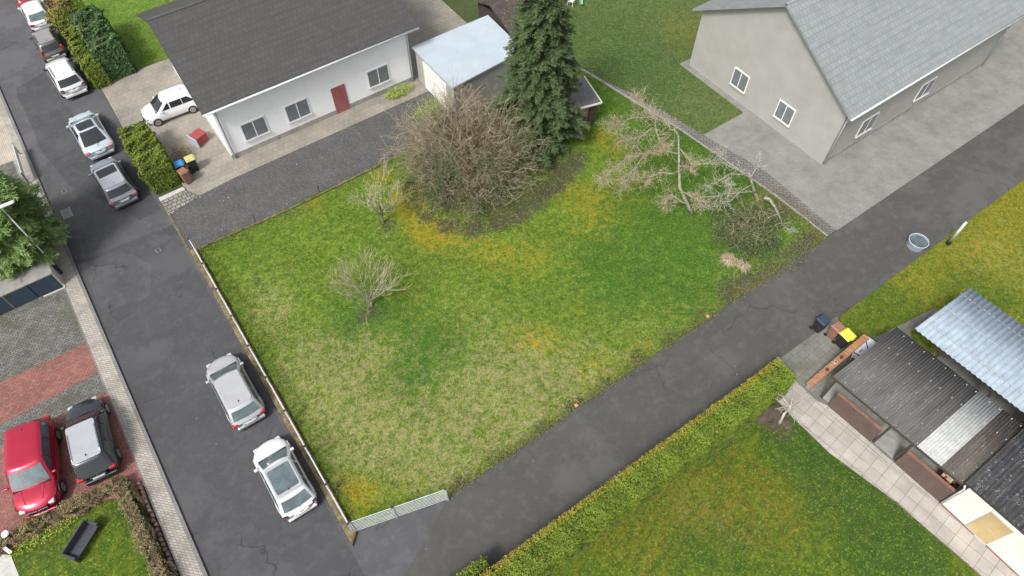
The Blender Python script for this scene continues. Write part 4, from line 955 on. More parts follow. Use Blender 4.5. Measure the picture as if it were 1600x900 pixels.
M['cap_grey']=simple('screw cap grey',(.5,.5,.49,1),.7)
def carport():
    t=thing('carport','open shelter with weathered grey corrugated roof and brown low walls','carport',(21.5,-3.4,0))
    # skewed rectangle: s of the near edge grows towards -y
    def near(y): return 21.46+(3.38-y)*.072
    def sheet(y0,y1,mat,dz,name='roof_sheet',scr=True):
        mb=MB(); o=corr(near((y0+y1)/2)-.02,26.25+(3.38-(y0+y1)/2)*.06,y0,y1,2.2+dz,2.26+dz,.022,.13)
        o.v=[(x+(near(y)-near((y0+y1)/2)),y,z) for x,y,z in o.v]
        s=obj(name,o,mat,t,world=True,smooth=True)
        if scr:
            q=MB()
            for x in (.12,1.15,2.3,3.4,4.55):
                for yy in (y0+.10,(y0+y1)/2):
                    q.tube([(near(yy)+x,yy,2.2+dz+.06*x/4.8),(near(yy)+x,yy,2.235+dz+.06*x/4.8)],(.028 if (x*7)%2>.9 else .020),6)
            obj('screw_caps',q,M['cap_grey'],s,world=True)
    for i,(a,b) in enumerate(((2.25,3.38),(1.08,2.29),(-.08,1.12),(-1.19,-.04))): sheet(a,b,M['fibre'],.012*(3-i)+.0)
    sheet(-2.38,-1.17,M['translucent'],.012,'translucent_sheet'); sheet(-3.42,-2.34,M['fibre_dark'],.0)
    obj('fascia',MB().beam((near(3.38)-.02,3.38,2.14),(near(-3.42)-.02,-3.42,2.14),.05,.12),M['wood_dark'],t,world=True)
    obj('roof_beam',MB().beam((23.8,3.3,2.10),(24.2,-3.4,2.10),.10,.14),M['wood_dark'],t,world=True)
    obj('roof_beam',MB().beam((26.2,3.3,2.15),(26.5,-3.4,2.15),.10,.14),M['wood_dark'],t,world=True)
    for y in (3.2,.12,-1.02,-3.62):
        x=near(y)+.12; obj('post',MB().box(x-.06,x+.06,y-.06,y+.06,.04,2.1),M['wood_dark'],t,world=True)
    for y in (3.2,-.5,-3.2): obj('post',MB().box(26.2,26.32,y-.06,y+.06,.04,2.1),M['wood_dark'],t,world=True)
    for (y0,y1) in ((2.72,.22),(-1.12,-3.55)):
        p0=(near(y0)-.04,y0); p1=(near(y1)-.04,y1)
        obj('low_wall',MB().prism([p0,p1,(p1[0]+.10,p1[1]),(p0[0]+.10,p0[1])],.045,1.38),M['brown_panel'],t,world=True,bevel=.01)
        obj('wall_cap',MB().prism([(p0[0]-.02,p0[1]+.01),(p1[0]-.02,p1[1]-.01),(p1[0]+.13,p1[1]-.01),(p0[0]+.13,p0[1]+.01)],1.383,1.42),M['wood_red'],t,world=True)
    obj('floor_slab',MB().prism([(21.62,3.3),(22.0,-3.5),(26.9,-3.5),(26.5,3.3)],.041,.062),M['concrete'],t,world=True)
    # brick stack under the roof end
    b=thing('brick_stack','stack of red and pale bricks under the dark end of the shelter roof','bricks',(22.9,-3.05,.062))
    rr=random.Random(4)
    M['brick_red']=simple('red brick',(.36,.11,.06,1),.9,var=.3,scale=6); M['brick_pale']=simple('pale brick',(.62,.50,.36,1),.9,var=.2,scale=6)
    for k in range(2):
        mb=MB()
        for i in range(4):
            for j in range(5):
                for z in range(11):
                    if (rr.random()<.5)==(k==0) or False: mb.box(22.45+i*.125,22.45+i*.125+.115,-3.35+j*.125,-3.35+j*.125+.115,.062+z*.085,.062+z*.085+.075)
        obj('bricks',mb,M['brick_red'] if k==0 else M['brick_pale'],b,world=True)
carport()

def pergola():
    t=thing('patio_roof','pergola with bluish corrugated plastic roof beside the grey shelter','pergola',(26.8,-3,0))
    mb=corr(26.62,30.95,-9,2.76,2.6,2.72,.028,.27,.012,skew=-.12)
    mb.v=[(x+(2.76-y)*.05,y,z) for x,y,z in mb.v]
    obj('roof_sheet',mb,M['poly'],t,world=True,smooth=True)
    for x,z in ((26.75,2.5),(28.2,2.54),(29.6,2.58),(30.8,2.6)):
        obj('purlin',MB().beam((x,2.7,z),(x+.58,-9,z),.06,.09),M['wood_dark'],t,world=True)
    q=MB()
    for x in (27.4,28.9,30.3):
        for k in range(28): q.tube([(x+k*.021,2.6-k*.42,2.66),(x+k*.021,2.6-k*.42,2.70)],.03,6)
    obj('screw_caps',q,M['cap_grey'],t,world=True)
    for x in (27.4,28.9,30.3): obj('joint_strip',MB().beam((x,2.72,2.69),(x+.58,-8.9,2.69),.035,.012),M['translucent'],t,world=True)
    for y in (1.2,-1.6,-4.4):
        x=26.95+(2.76-y)*.05; obj('post',MB().box(x-.06,x+.06,y-.06,y+.06,.04,2.45),M['wood_dark'],t,world=True)
        obj('brace',MB().beam((x,y,1.8),(x,y+.6,2.44),.07,.07),M['wood_dark'],t,world=True)
    for y in (2.4,-1.2,-5): obj('post',MB().box(30.8,30.92,y-.06,y+.06,.0,2.5),M['wood_dark'],t,world=True)
pergola()

def outbuilding():
    t=thing('outbuilding','cream white outbuilding with black lichened corrugated roof at bottom right','building',(22,-4,0))
    A=(21.87,-3.68);B=(22.02,-13)
    obj('wall',MB().prism([A,B,(B[0]+.24,B[1]),(A[0]+.24,A[1])],.0,2.38),M['render_cream'],t,world=True)
    obj('wall',MB().prism([(22.115,-3.66),(26.9,-3.6),(26.9,-3.8),(22.115,-3.86)],.0,2.36),M['render_cream'],t,world=True)
    obj('wall',MB().prism([(26.7,-3.81),(26.9,-3.81),(27.1,-13),(26.9,-13)],.0,2.5),M['render_cream'],t,world=True)
    mb=corr(21.93,27.0,-13,-3.44,2.44,2.60,.035,.20); mb.v=[(x+(-3.44-y)*.04,y,z) for x,y,z in mb.v]
    r=obj('roof',mb,M['fibre_black'],t,world=True,smooth=True)
    obj('gutter',MB().tube([(21.93,-3.42,2.38),(22.3,-13,2.38)],.05,8),M['wood_dark'],t,world=True,smooth=True)
    obj('downpipe',MB().tube([(21.86,-3.5,2.36),(21.80,-3.6,2.2),(21.82,-3.62,.06)],.04,8),M['galv'],t,world=True,smooth=True)
    y0,zb=planeS(1505,823,21.88); y1,_=planeS(1539,851,21.90); _,zt=planeS(1544,794,21.88)
    w_=obj('window',MB().box(21.862,21.884,y1-.02,y0+.02,zb-.02,zt+.02),M['concrete_light'],t,world=True)
    obj('blind',MB().box(21.846,21.866,y1+.02,y0-.02,zb+.22,zt),M['blind'],w_,world=True)
    obj('sill',MB().box(21.80,21.862,y1-.04,y0+.04,zb-.05,zb-.02),M['concrete'],w_,world=True)
    obj('base_course',MB().beam((21.85,-3.7,.09),(22.0,-13,.09),.03,.08),M['wood_red'],t,world=True)
outbuilding()

def brick_wall():
    t=thing('garden_wall','stepped orange brick wall with plastered side between bins and shelter','wall',(21.4,4.0,0))
    n=20; body=MB(); top=MB()
    for i in range(n):
        x0=21.4+i*.18; x1=x0+.18; h=.35+1.35*(i/(n-1))**.9
        body.box(x0,x1-.001,3.86,4.06,.04,h); top.box(x0+.003,x1-.003,3.80,4.14,h-.10,h+.075)
    obj('wall',body,M['concrete'],t,world=True); obj('coping',top,M['brick_top'],t,world=True,bevel=.006)
    for x,lab,c in ((22.95,'white little pot on the brick wall','white_paint'),(22.45,'small mossy pot on the lower steps of the brick wall','roof_mossy'),(23.35,'dark small pot on the upper steps of the brick wall','wood_dark')):
        i=int((x-21.4)/.18); h=.35+1.35*(i/(n-1))**.9+.076
        p=thing('flower_pot',lab,'pot',(x,3.97,h)); obj('pot',MB().tube([(x,3.97,h),(x,3.97,h+.14)],[.06,.09],10),M[c],p,world=True)
        obj('soil',MB().tube([(x,3.97,h+.135),(x,3.97,h+.145)],.075,10),M['soil'],p,world=True)
brick_wall()

def gable_house(name,label,x0,x1,y0,y1,ez,rz,wallm,roofm,wins,ov=.45,doors=(),chim=None,hip=0):
    t=thing(name,label,'house',((x0+x1)/2,(y0+y1)/2,0))
    ym=(y0+y1)/2; W=MB().box(x0,x1,y0,y1,0,ez)
    if not hip: W.add([(x0,y0,ez),(x1,y0,ez),(x1,y1,ez),(x0,y1,ez),(x0+.01,ym,rz-.1),(x1-.01,ym,rz-.1)],[(0,4,3),(1,2,5)])
    obj('wall',W,wallm,t,world=True)
    sl=(rz-ez)/(ym-y0); e0=ez-ov*sl; th=.16
    R=MB(); a,b=x0-ov,x1+ov
    R.add([(a,y0-ov,e0),(b,y0-ov,e0),(b-hip,ym,rz),(a+hip,ym,rz),(a,y0-ov,e0+th),(b,y0-ov,e0+th),(b-hip,ym,rz+th),(a+hip,ym,rz+th),
           (a,y1+ov,e0),(b,y1+ov,e0),(a,y1+ov,e0+th),(b,y1+ov,e0+th)],
          [(0,3,2,1),(4,5,6,7),(0,1,5,4),(7,6,11,10),(3,8,9,2),(8,10,11,9),(0,4,7,10,8,3),(1,2,9,11,6,5)])
    r=obj('roof',R,roofm,t,world=True)
    obj('ridge',MB().tube([(a+hip,ym,rz+th),(b-hip,ym,rz+th)],.09,8),roofm,r,world=True,smooth=True)
    obj('gutter',MB().tube([(a,y0-ov-.06,e0+.08),(b,y0-ov-.06,e0+.08)],.07,8),M['galv'],r,world=True,smooth=True)
    for xx in (x0+.15,x1-.15): obj('downpipe',MB().tube([(xx,y0-.10,.1),(xx,y0-.10,ez-.25),(xx,y0-ov+.02,e0+.05)],.05,8),M['galv'],t,world=True,smooth=True)
    obj('plinth',MB().box(x0-.03,x1+.03,y0-.03,y0-.001,0,.35),M['concrete'],t,world=True)
    if chim: obj('chimney',MB().box(chim-.4,chim+.4,ym+.3,ym+1.0,rz-1,rz+.9),M['render_beige'],r,world=True)
    for side,c,z,ww,hh in wins:
        if side=='s':
            f=obj('window',MB().box(c-ww/2-.08,c+ww/2+.08,y0-.05,y0+.02,z-.08,z+hh+.08).box(c-.03,c+.03,y0-.07,y0-.051,z,z+hh),M['white_paint'],t,world=True); obj('pane',MB().box(c-ww/2,c+ww/2,y0-.058,y0-.0,z,z+hh),M['curtain'],f,world=True)
            obj('sill',MB().box(c-ww/2-.12,c+ww/2+.12,y0-.14,y0-.032,z-.11,z-.065),M['concrete_light'],f,world=True)
        else:
            f=obj('window',MB().box(x0-.05,x0+.02,c-ww/2-.08,c+ww/2+.08,z-.08,z+hh+.08).box(x0-.07,x0-.051,c-.03,c+.03,z,z+hh),M['white_paint'],t,world=True); obj('pane',MB().box(x0-.058,x0,c-ww/2,c+ww/2,z,z+hh),M['curtain'],f,world=True)
            obj('sill',MB().box(x0-.14,x0-.032,c-ww/2-.12,c+ww/2+.12,z-.11,z-.065),M['concrete_light'],f,world=True)
    for c,ww,m in doors:
        d=obj('door',MB().box(c-ww/2,c+ww/2,y0-.05,y0+.02,.02,2.1),m,t,world=True); obj('handle',MB().box(c+ww/2-.14,c+ww/2-.10,y0-.10,y0-.052,1.0,1.12),M['chrome'],d,world=True)
    return t
M['door_red']=simple('dull red door',(.30,.10,.10,1),.6)
gable_house('white_house','white rendered house with wide dark grey roof beyond the block driveway',3.6,17.2,36.6,47.5,4.6,7.2,M['render_white'],M['roof_dark'],
   [('s',5.6,1.0,1.5,1.2),('s',8.6,1.0,1.5,1.2),('s',14.6,1.0,1.5,1.2)],doors=[(11.6,1.0,M['door_red'])],hip=0,ov=.6,chim=9)
gable_house('grey_house','large pale house with light grey roof northeast of the plot',34.5,52,14.2,26.5,4.6,8.2,M['render_beige'],M['roof_light'],
   [('s',38,1.0,1.4,1.2),('s',44,1.0,1.4,1.2),('w',18,1.0,1.2,1.2),('w',22,1.0,1.2,1.2)],ov=.5,chim=41)
def flat_building(name,label,cat,poly,z,wallm,roofm,lip=.12):
    c=poly[0]; t=thing(name,label,cat,(c[0],c[1],0))
    cx=sum(p[0] for p in poly)/len(poly); cy=sum(p[1] for p in poly)/len(poly)
    inn=[(cx+(p[0]-cx)*.95,cy+(p[1]-cy)*.95) for p in poly]
    obj('wall',MB().prism(inn,0,z-.002),wallm,t,world=True); r=obj('roof',MB().prism(poly,z,z+lip),roofm,t,world=True)
    return t,r
g_,r_=flat_building('garage','flat garage with pale blue grey roof behind the huge shrub','garage',[(17.4,31.4),(23.5,31.9),(23.7,36.6),(17.4,36.6)],2.6,M['render_beige'],M['roof_paleblue'])
obj('garage_door',MB().box(17.48,17.60,32.4,35.4,.02,2.2),M['white_paint'],g_,world=True)
t=thing('mossy_shed','dark low building with orange moss on its roof left of the spruce top','shed',(26,36,0))
obj('wall',MB().box(24.4,28.2,34.6,39,0,2.3),M['wood_dark'],t,world=True)
rf=MB(); rf.add([(24.0,34.2,2.3),(28.5,34.2,2.3),(28.5,36.8,3.2),(24.0,36.8,3.2),(28.5,39.3,2.3),(24.0,39.3,2.3),(24.0,34.2,2.4),(28.5,34.2,2.4),(28.5,36.8,3.3),(24.0,36.8,3.3),(28.5,39.3,2.4),(24.0,39.3,2.4)],
   [(6,7,8,9),(9,8,10,11),(0,3,2,1),(3,5,4,2),(0,1,7,6),(4,5,11,10),(1,2,4,10,8,7),(0,6,9,11,5,3)])
obj('roof',rf,M['roof_mossy'],t,world=True)
# garden shed behind the spruce
t=thing('garden_shed','small dark garden shed with grey felt roof right of the spruce','shed',(24.2,27.0,0),rad(-14))
obj('wall',MB().box(-1.0,1.0,-1.15,1.15,0,1.9),M['wood_dark'],t)
r=obj('roof',MB().box(-1.2,1.2,-1.35,1.35,1.903,1.98),M['roof_felt'],t)
obj('roof_edge',MB().box(1.203,1.26,-1.40,1.40,1.88,2.03),M['white_paint'],r); obj('roof_edge',MB().box(-1.2,1.2,-1.41,-1.353,1.88,2.0),M['white_paint'],r)
obj('door',MB().box(-.4,.4,-1.18,-1.152,.05,1.75),M['wood_red'],t)
# ------------------------------------------------------------------ CARS
def paint(name,col,metal=.0,rough=.28,coat=1.0):
    m,t,b=newmat(name); p=ocoord(t)
    c=mix(t,ramp(t,noise(t,p,1.2,6,.7),.4,.75),col,tuple(x*.86 for x in col[:3])+(1,))
    t.links.new(c,b.inputs["Base Color"]); b.inputs["Metallic"].default_value=metal; b.inputs["Roughness"].default_value=rough
    b.inputs["Coat Weight"].default_value=coat; b.inputs["Coat Roughness"].default_value=.06; return m
STY={'hatch':dict(yr0=-.47,yr1=-.34,yf1=.07,yf0=.25,zb=.62,tw=.76),'suv':dict(yr0=-.475,yr1=-.39,yf1=.08,yf0=.25,zb=.62,tw=.78),
     'wagon':dict(yr0=-.475,yr1=-.38,yf1=.08,yf0=.26,zb=.60,tw=.76),'fast':dict(yr0=-.44,yr1=-.12,yf1=.06,yf0=.26,zb=.63,tw=.68)}
def rrect(x0,x1,y0,y1,r,k=4):
    out=[]
    for cx,cy,a0 in ((x1-r,y1-r,0),(x0+r,y1-r,90),(x0+r,y0+r,180),(x1-r,y0+r,270)):
        for i in range(k+1):
            a=rad(a0+90*i/k); out.append((cx+r*math.cos(a),cy+r*math.sin(a)))
    return out
def loft(rings,capb=True,capt=True):
    mb=MB(); n=len(rings[0])
    for r in rings: mb.v+= [tuple(p) for p in r]
    for j in range(len(rings)-1):
        for i in range(n): mb.f.append((j*n+i,j*n+(i+1)%n,(j+1)*n+(i+1)%n,(j+1)*n+i))
    if capb: mb.f.append(tuple(range(n))[::-1])
    if capt: mb.f.append(tuple((len(rings)-1)*n+i for i in range(n)))
    return mb
def car(label,x,y,rot,L,W,H,style,body,roofm=None,glass=None,pano=None,rails=None,tail='tail',lampstyle='side',group='cars parked along the street',trim=None,front_detail=False,bumper=None,clad=False,z=0,taillow=None):
    s=STY[style]; t=thing('parked_car',label,'car',(x,y,z),rot,group); zb=s['zb']*H; hw=W/2; glass=glass or M['glass_dark']; trim=trim or M['black_plastic']
    gc=.17 if style!='suv' else .22
    # body shell
    st=[(-.5,.80,.42,zb*.80),(-.490,.90,.32,zb*.90),(-.47,.955,gc+.02,zb*.97),(-.42,.985,gc,zb*1.0),(-.25,1,gc,zb*1.0),(0,1,gc,zb),(.2,1,gc,zb*.99),(.27,.995,gc,zb*.965),(.36,.985,gc,zb*.92),(.43,.95,gc+.02,zb*.86),(.475,.87,gc+.05,zb*.76),(.492,.80,.30,zb*.68),(.5,.70,.38,zb*.58)]
    rings=[]
    for (f,wf,z0,z1) in st:
        w_=hw*wf; yy=f*L; m=(z0+z1)/2; h=z1-z0; cr=.035*(1 if f<.2 else 1.3)
        half=[(0,z1+cr*.3),(w_*.45,z1+cr*.2),(w_*.74,z1-.01),(w_*.90,z1-h*.09),(w_*.975,z1-h*.26),(w_,m+h*.02),(w_*.985,z0+h*.22),(w_*.93,z0+h*.04),(w_*.6,z0)]
        # pull the rounded plan corners back
        pull=lambda xx: -(abs(xx)/w_)**2.6*(.27 if f>.46 else .20 if f>.42 else .07 if f>.3 else .16 if f<-.46 else .10 if f<-.4 else 0)*(1 if f>0 else -1)*1.0
        ring=[(xx,yy+pull(xx),zz) for xx,zz in half]+[(-xx,yy+pull(xx),zz) for xx,zz in half[::-1] if xx>0]
        rings.append(ring)
    b=loft(rings); bo=obj('body',b,body,t,smooth=True,subsurf=1)
    # cabin
    yr0,yr1,yf1,yf0=[s[k]*L for k in('yr0','yr1','yf1','yf0')]; wb=hw*.93; wt=hw*s['tw']; zr=H-.07
    def bul(px,ww,sg): return max(0,1-(px/ww)**2)*(.13 if sg>0 else .08)
    def ring(v,ins=0,z=None):
        a=yr0+(yr1-yr0)*v+ins; c=yf0+(yf1-yf0)*v-ins; ww=wb+(wt-wb)*v-ins
        out=[]; rc_=rrect(-ww,ww,a,c,.18)
        for i_,(px,py) in enumerate(rc_):
            qx,qy=rc_[(i_+1)%len(rc_)]; out.append((px,py))
            if i_%5==4 and abs(qy-py)<1e-6: out+= [(px+(qx-px)*k_/6,py) for k_ in range(1,6)]
        zz=z if z is not None else zb-.04+(zr-zb+.04)*v
        return [(px,py+(bul(px,ww,1) if py>c-.19 else -bul(px,ww,-1) if py<a+.19 else 0),zz) for px,py in out]
    cab=loft([ring(-.12,z=zb-.12),ring(0),ring(.5),ring(1),ring(1,.05,H-.03),ring(1,.16,H-.005),ring(1,.36,H+.005)],capb=False)
    obj('cabin',cab,body,t,smooth=True)
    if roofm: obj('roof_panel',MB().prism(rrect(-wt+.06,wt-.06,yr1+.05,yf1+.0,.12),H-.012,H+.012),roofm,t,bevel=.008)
    off=.012
    def lerp(a,b_,v): return a+(b_-a)*v
    def frontpane(ya,yb,name,v0,v1,kx,sgn):
        mb=MB(); nx,nz=10,3
        for j in range(nz+1):
            v=v0+(v1-v0)*j/nz; ww=(lerp(wb,wt,v)-.10)*kx
            for i in range(nx+1):
                u=-1+2*i/nx; shr=1-.03*(j in(0,nz))*0
                mb.v.append((u*ww,lerp(ya,yb,v)+sgn*(off+bul(u*ww,lerp(wb,wt,v),sgn)),zb-.04+(zr-zb+.04)*v+off*.8+ (0.02*(1-abs(u)**4) if name=='x' else 0)))
        for j in range(nz):
            for i in range(nx):
                a=j*(nx+1)+i; mb.f.append((a,a+1,a+nx+2,a+nx+1) if sgn<0 else (a,a+nx+1,a+nx+2,a+1))
        return mb
    wsn=obj('windscreen',frontpane(yf0,yf1,'f',.10,.93,1.0,1),glass,t)
    obj('rear_window',frontpane(yr0,yr1,'r',.20,.92,.98,-1),glass,t)
    for sx in(-1,1):
        L_=MB()
        def side(yb0,yb1,yt0,yt1,v0=.14,v1=.88):
            vs=[]
            for v,(p,q) in ((v0,(yb0,yb1)),(v1,(yt0,yt1))):
                xx=sx*(lerp(wb,wt,v)+off); zz=zb-.04+(zr-zb+.04)*v
                vs+= [(xx,p,zz),(xx,q,zz)]
            L_.add(vs,[(0,1,3,2) if sx>0 else (0,2,3,1)])
        mid=.02*L; r0=lerp(yr0,yr1,.14)+.20; r1=lerp(yr0,yr1,.88)+.22; f0=lerp(yf0,yf1,.14)-.22; f1=lerp(yf0,yf1,.88)-.16
        side(r0,-.20*L,r1,-.20*L) if style!='fast' else None
        side(-.19*L,mid-.04,-.19*L,mid-.04); side(mid+.04,f0,mid+.04,f1)
        obj('side_windows',L_,glass,t)
        m_=obj('mirror',MB().box(sx*(hw+.03)-.09,sx*(hw+.03)+.09,yf0-.32,yf0-.20,zb-.02,zb+.12),body if not clad else M['black_plastic'],t,bevel=.03)
        if rails: obj('roof_rail',MB().tube([(sx*(wt-.10),yr1+.22,H-.0),(sx*(wt-.09),yr1+.3,H+.045),(sx*(wt-.09),yf1-.45,H+.045),(sx*(wt-.10),yf1-.35,H)],.022,6),rails,t)
        # lamps
        if lampstyle=='tall': tm=MB().box(sx*hw*.84-.07,sx*hw*.84+.07,yr0-.05,yr0+.12,zb*.82,zb*1.32)
        elif lampstyle=='round':
            tm=MB().box(sx*hw*.80-.11,sx*hw*.80+.11,-.5*L-.015,-.5*L+.14,zb*.72,zb*.96)
        else: tm=MB().box(sx*hw*.78-.16,sx*hw*.78+.12,-.5*L+.005,-.5*L+.22,zb*.74,zb*.93)
        tl=obj('tail_lamp',tm,M[tail] if lampstyle!='round' else M['black_plastic'],t,bevel=.03)
        if lampstyle=='round': obj('lens',MB().box(sx*hw*.80-.06,sx*hw*.80+.06,-.5*L-.03,-.5*L+.1,zb*.79,zb*.90),M['tail_pink'],tl,bevel=.02)
        obj('headlamp',MB().box(sx*hw*.62-.14,sx*hw*.62+.12,.5*L-.38,.5*L-.11,zb*.58,zb*.735),M['headlamp'],t,bevel=.04)
        for fy in(-.30,.31):
            wr=.31 if style!='suv' else .34
            wl=obj('wheel',MB().disc((sx*(hw-.10),fy*L,wr),wr,(1,0,0),.24,20),M['rubber'],t,bevel=.02)
            obj('rim',MB().disc((sx*(hw+.005),fy*L,wr),wr*.66,(1,0,0),.05,14),M['rim'],wl)
            ar=MB()
            for k in range(9):
                a0=math.pi*k/8; ar.v+= [(sx*(hw*1.0+.004),fy*L+math.cos(a0)*(wr+.05),wr+math.sin(a0)*(wr+.05)),(sx*(hw-.05),fy*L+math.cos(a0)*(wr+.05),wr+math.sin(a0)*(wr+.05)),
                                (sx*(hw*1.0+.004),fy*L+math.cos(a0)*(wr-.01),wr+math.sin(a0)*(wr-.01))]
            for k in range(8): ar.f+= [(3*k,3*k+1,3*k+4,3*k+3),(3*k+2,3*k,3*k+3,3*k+5)]
            obj('wheel_arch',ar,trim if clad or style=='suv' else body,t)
    # rear: bumper, plate, boot line, badge, wiper
    obj('rear_bumper',MB().box(-hw*.80,hw*.80,-.5*L-.05,-.5*L+.10,.30,.30+.20),bumper or body,t,bevel=.05)
    obj('bumper_trim',MB().box(-hw*.78,hw*.78,-.5*L-.03,-.5*L+.1,.18,.295),trim,t,bevel=.03)
    pz=taillow or zb*.70
    obj('number_plate',MB().box(-.26,.26,-.5*L-.066,-.5*L-.045,pz-.055,pz+.055),M['plate'],t)
    obj('plate_recess',MB().box(-.36,.36,-.5*L-.045,-.5*L+.06,pz-.08,pz+.09),body,t,bevel=.02)
    obj('emblem',MB().disc((0,-.5*L-.018,zb*.84),.045,(0,1,0),.05,12),M['chrome'],t)
    wp=MB().beam((.02,yr0-.012,zb+.06),(.38,lerp(yr0,yr1,.35)-.03,lerp(zb,zr,.35)),.02,.015); obj('rear_wiper',wp,M['black_plastic'],t)
    # front
    obj('grille',MB().box(-hw*.42,hw*.42,.5*L-.10,.5*L+.012,zb*.42,zb*.60),trim,t,bevel=.02)
    obj('front_bumper',MB().box(-hw*.66,hw*.66,.5*L-.12,.5*L+.03,.22,.38),trim if clad else body,t,bevel=.05)
    obj('front_plate',MB().box(-.26,.26,.5*L+.031,.5*L+.045,.30,.41),M['plate'],t)
    for sx in(-1,1): obj('wiper',MB().beam((sx*.08+.25,yf0+.02,zb+.03),(sx*.35-.15,lerp(yf0,yf1,.22)+.03,lerp(zb,zr,.2)+.03),.018,.012),M['black_plastic'],t)
    obj('cowl',MB().box(-wb+.12,wb-.12,yf0-.02,yf0+.09,zb-.05,zb-.005),M['black_plastic'],t)
    obj('antenna',MB().beam((0,yr1+.35,H-.01),(0,yr1+.20,H+.09),.03,.03),M['black_plastic'],t)
    if pano:
        a,c=pano; a*=L; c*=L
        q=MB().prism(rrect(-wt+.14,wt-.14,a,c,.08),H+.006,H+.022); obj('glass_roof',q,glass,t)
    if front_detail:
        for sx in(-1,1):
            obj('bonnet_crease',MB().beam((sx*hw*.50,yf0+.12,zb*.972),(sx*hw*.36,.42*L,zb*.872),.05,.03),body,t)
            obj('grille_kidney',MB().prism([(sx*.03,.5*L+.0),(sx*.42,.5*L-.03),(sx*.42,.5*L+.02),(sx*.03,.5*L+.05)],zb*.48,zb*.66),M['chrome'],t)
            obj('grille_insert',MB().prism([(sx*.06,.5*L+.03),(sx*.38,.5*L+.0),(sx*.38,.5*L+.03),(sx*.06,.5*L+.06)],zb*.51,zb*.665),M['black_plastic'],t)
    return t
def rearcar(px,py,L,rot=0,**k):
    x,y=P(px,py,.3); a=rot; return dict(x=x-math.sin(a)*L/2,y=y+math.cos(a)*L/2,rot=a,L=L)
pw=paint('white car paint',(.72,.73,.74,1)); psb=paint('ice blue silver paint',(.58,.66,.71,1),.3,.28); pgr=paint('mid grey paint',(.33,.36,.40,1),.5,.3)
pbr=paint('brown grey paint',(.15,.135,.125,1),.4,.32); prd=paint('dark red paint',(.30,.02,.03,1),.2,.25); prd2=paint('bright red metallic paint',(.52,.012,.05,1),.45,.2)
pbk=paint('anthracite paint',(.045,.052,.06,1),.4,.25); psl=paint('silver roof and sky sheen paint',(.58,.60,.62,1),.5,.25); psv=paint('silver paint',(.56,.57,.58,1),.4,.28)  # psl also paints the sky sheen on the anthracite roof
pbr2=paint('light brown silver roof',(.42,.39,.37,1),.5,.35)
def rc(label,px,py,L,W,H,style,body,rot=0,**k):
    q=rearcar(px,py,L,rot); return car(label,q['x'],q['y'],q['rot'],q['L'],W,H,style,body,**k)
rc('red car cut off at the top of the street',52,11,4.0,1.68,1.45,'hatch',prd,rad(1))
rc('small white hatchback with pale rear window near the top of the street',70,44,3.75,1.68,1.42,'hatch',pw,rad(1),glass=M['glass_mid'])
rc('brown grey estate car with tall red tail lamps and roof rails',90,92,3.75,1.66,1.45,'wagon',pbr,rad(2),roofm=pbr2,lampstyle='tall',rails=M['dark_metal'],bumper=psv)
rc('white off-road car with black roof rails and round tail lamps',121,148,4.2,1.80,1.62,'suv',pw,rad(3),lampstyle='round',rails=M['black_plastic'],clad=True)
rc('ice blue silver fastback with long tinted rear glass',162,243,4.5,1.86,1.48,'fast',psb,rad(2),pano=(-.14,.02),tail='tail_pink')
rc('grey hatchback with white roof panel parked by the driveway mouth',199,318,4.25,1.78,1.52,'suv',pgr,rad(3),roofm=psl,pano=(-.13,.04),tail='tail_pink')
car('plain silver estate car parked beside the middle of the plot fence',-2.70,20.6,rad(0),4.3,1.76,1.48,'wagon',psv,roofm=psv,glass=M['glass_mid'])
car('white hatchback parked beside the fence nearest the bottom corner',-2.55,15.0,rad(0),4.1,1.76,1.46,'hatch',pw,roofm=psv,pano=(-.28,.03),lampstyle='round',glass=M['glass_mid'])
car('white car standing crosswise on the paved yard behind the box hedge',2.0,43.2,rad(88),3.9,1.70,1.48,'hatch',pw,group='cars parked in yards')
car('anthracite car with sky sheen painted silver over its roof, on the red paving',-9.35,22.05,rad(-5.7),4.4,1.80,1.60,'suv',pbk,roofm=psl,rails=M['chrome'],group='cars parked in yards',bumper=pbk,z=.066)  # silver panel puts the sky's reflection into the dark roof's colour
car('bright red off-road car facing the brown hedge',-11.92,22.1,rad(169.5),4.6,1.98,1.64,'suv',prd2,group='cars parked in yards',front_detail=True,glass=M['glass_mid'],z=.066)

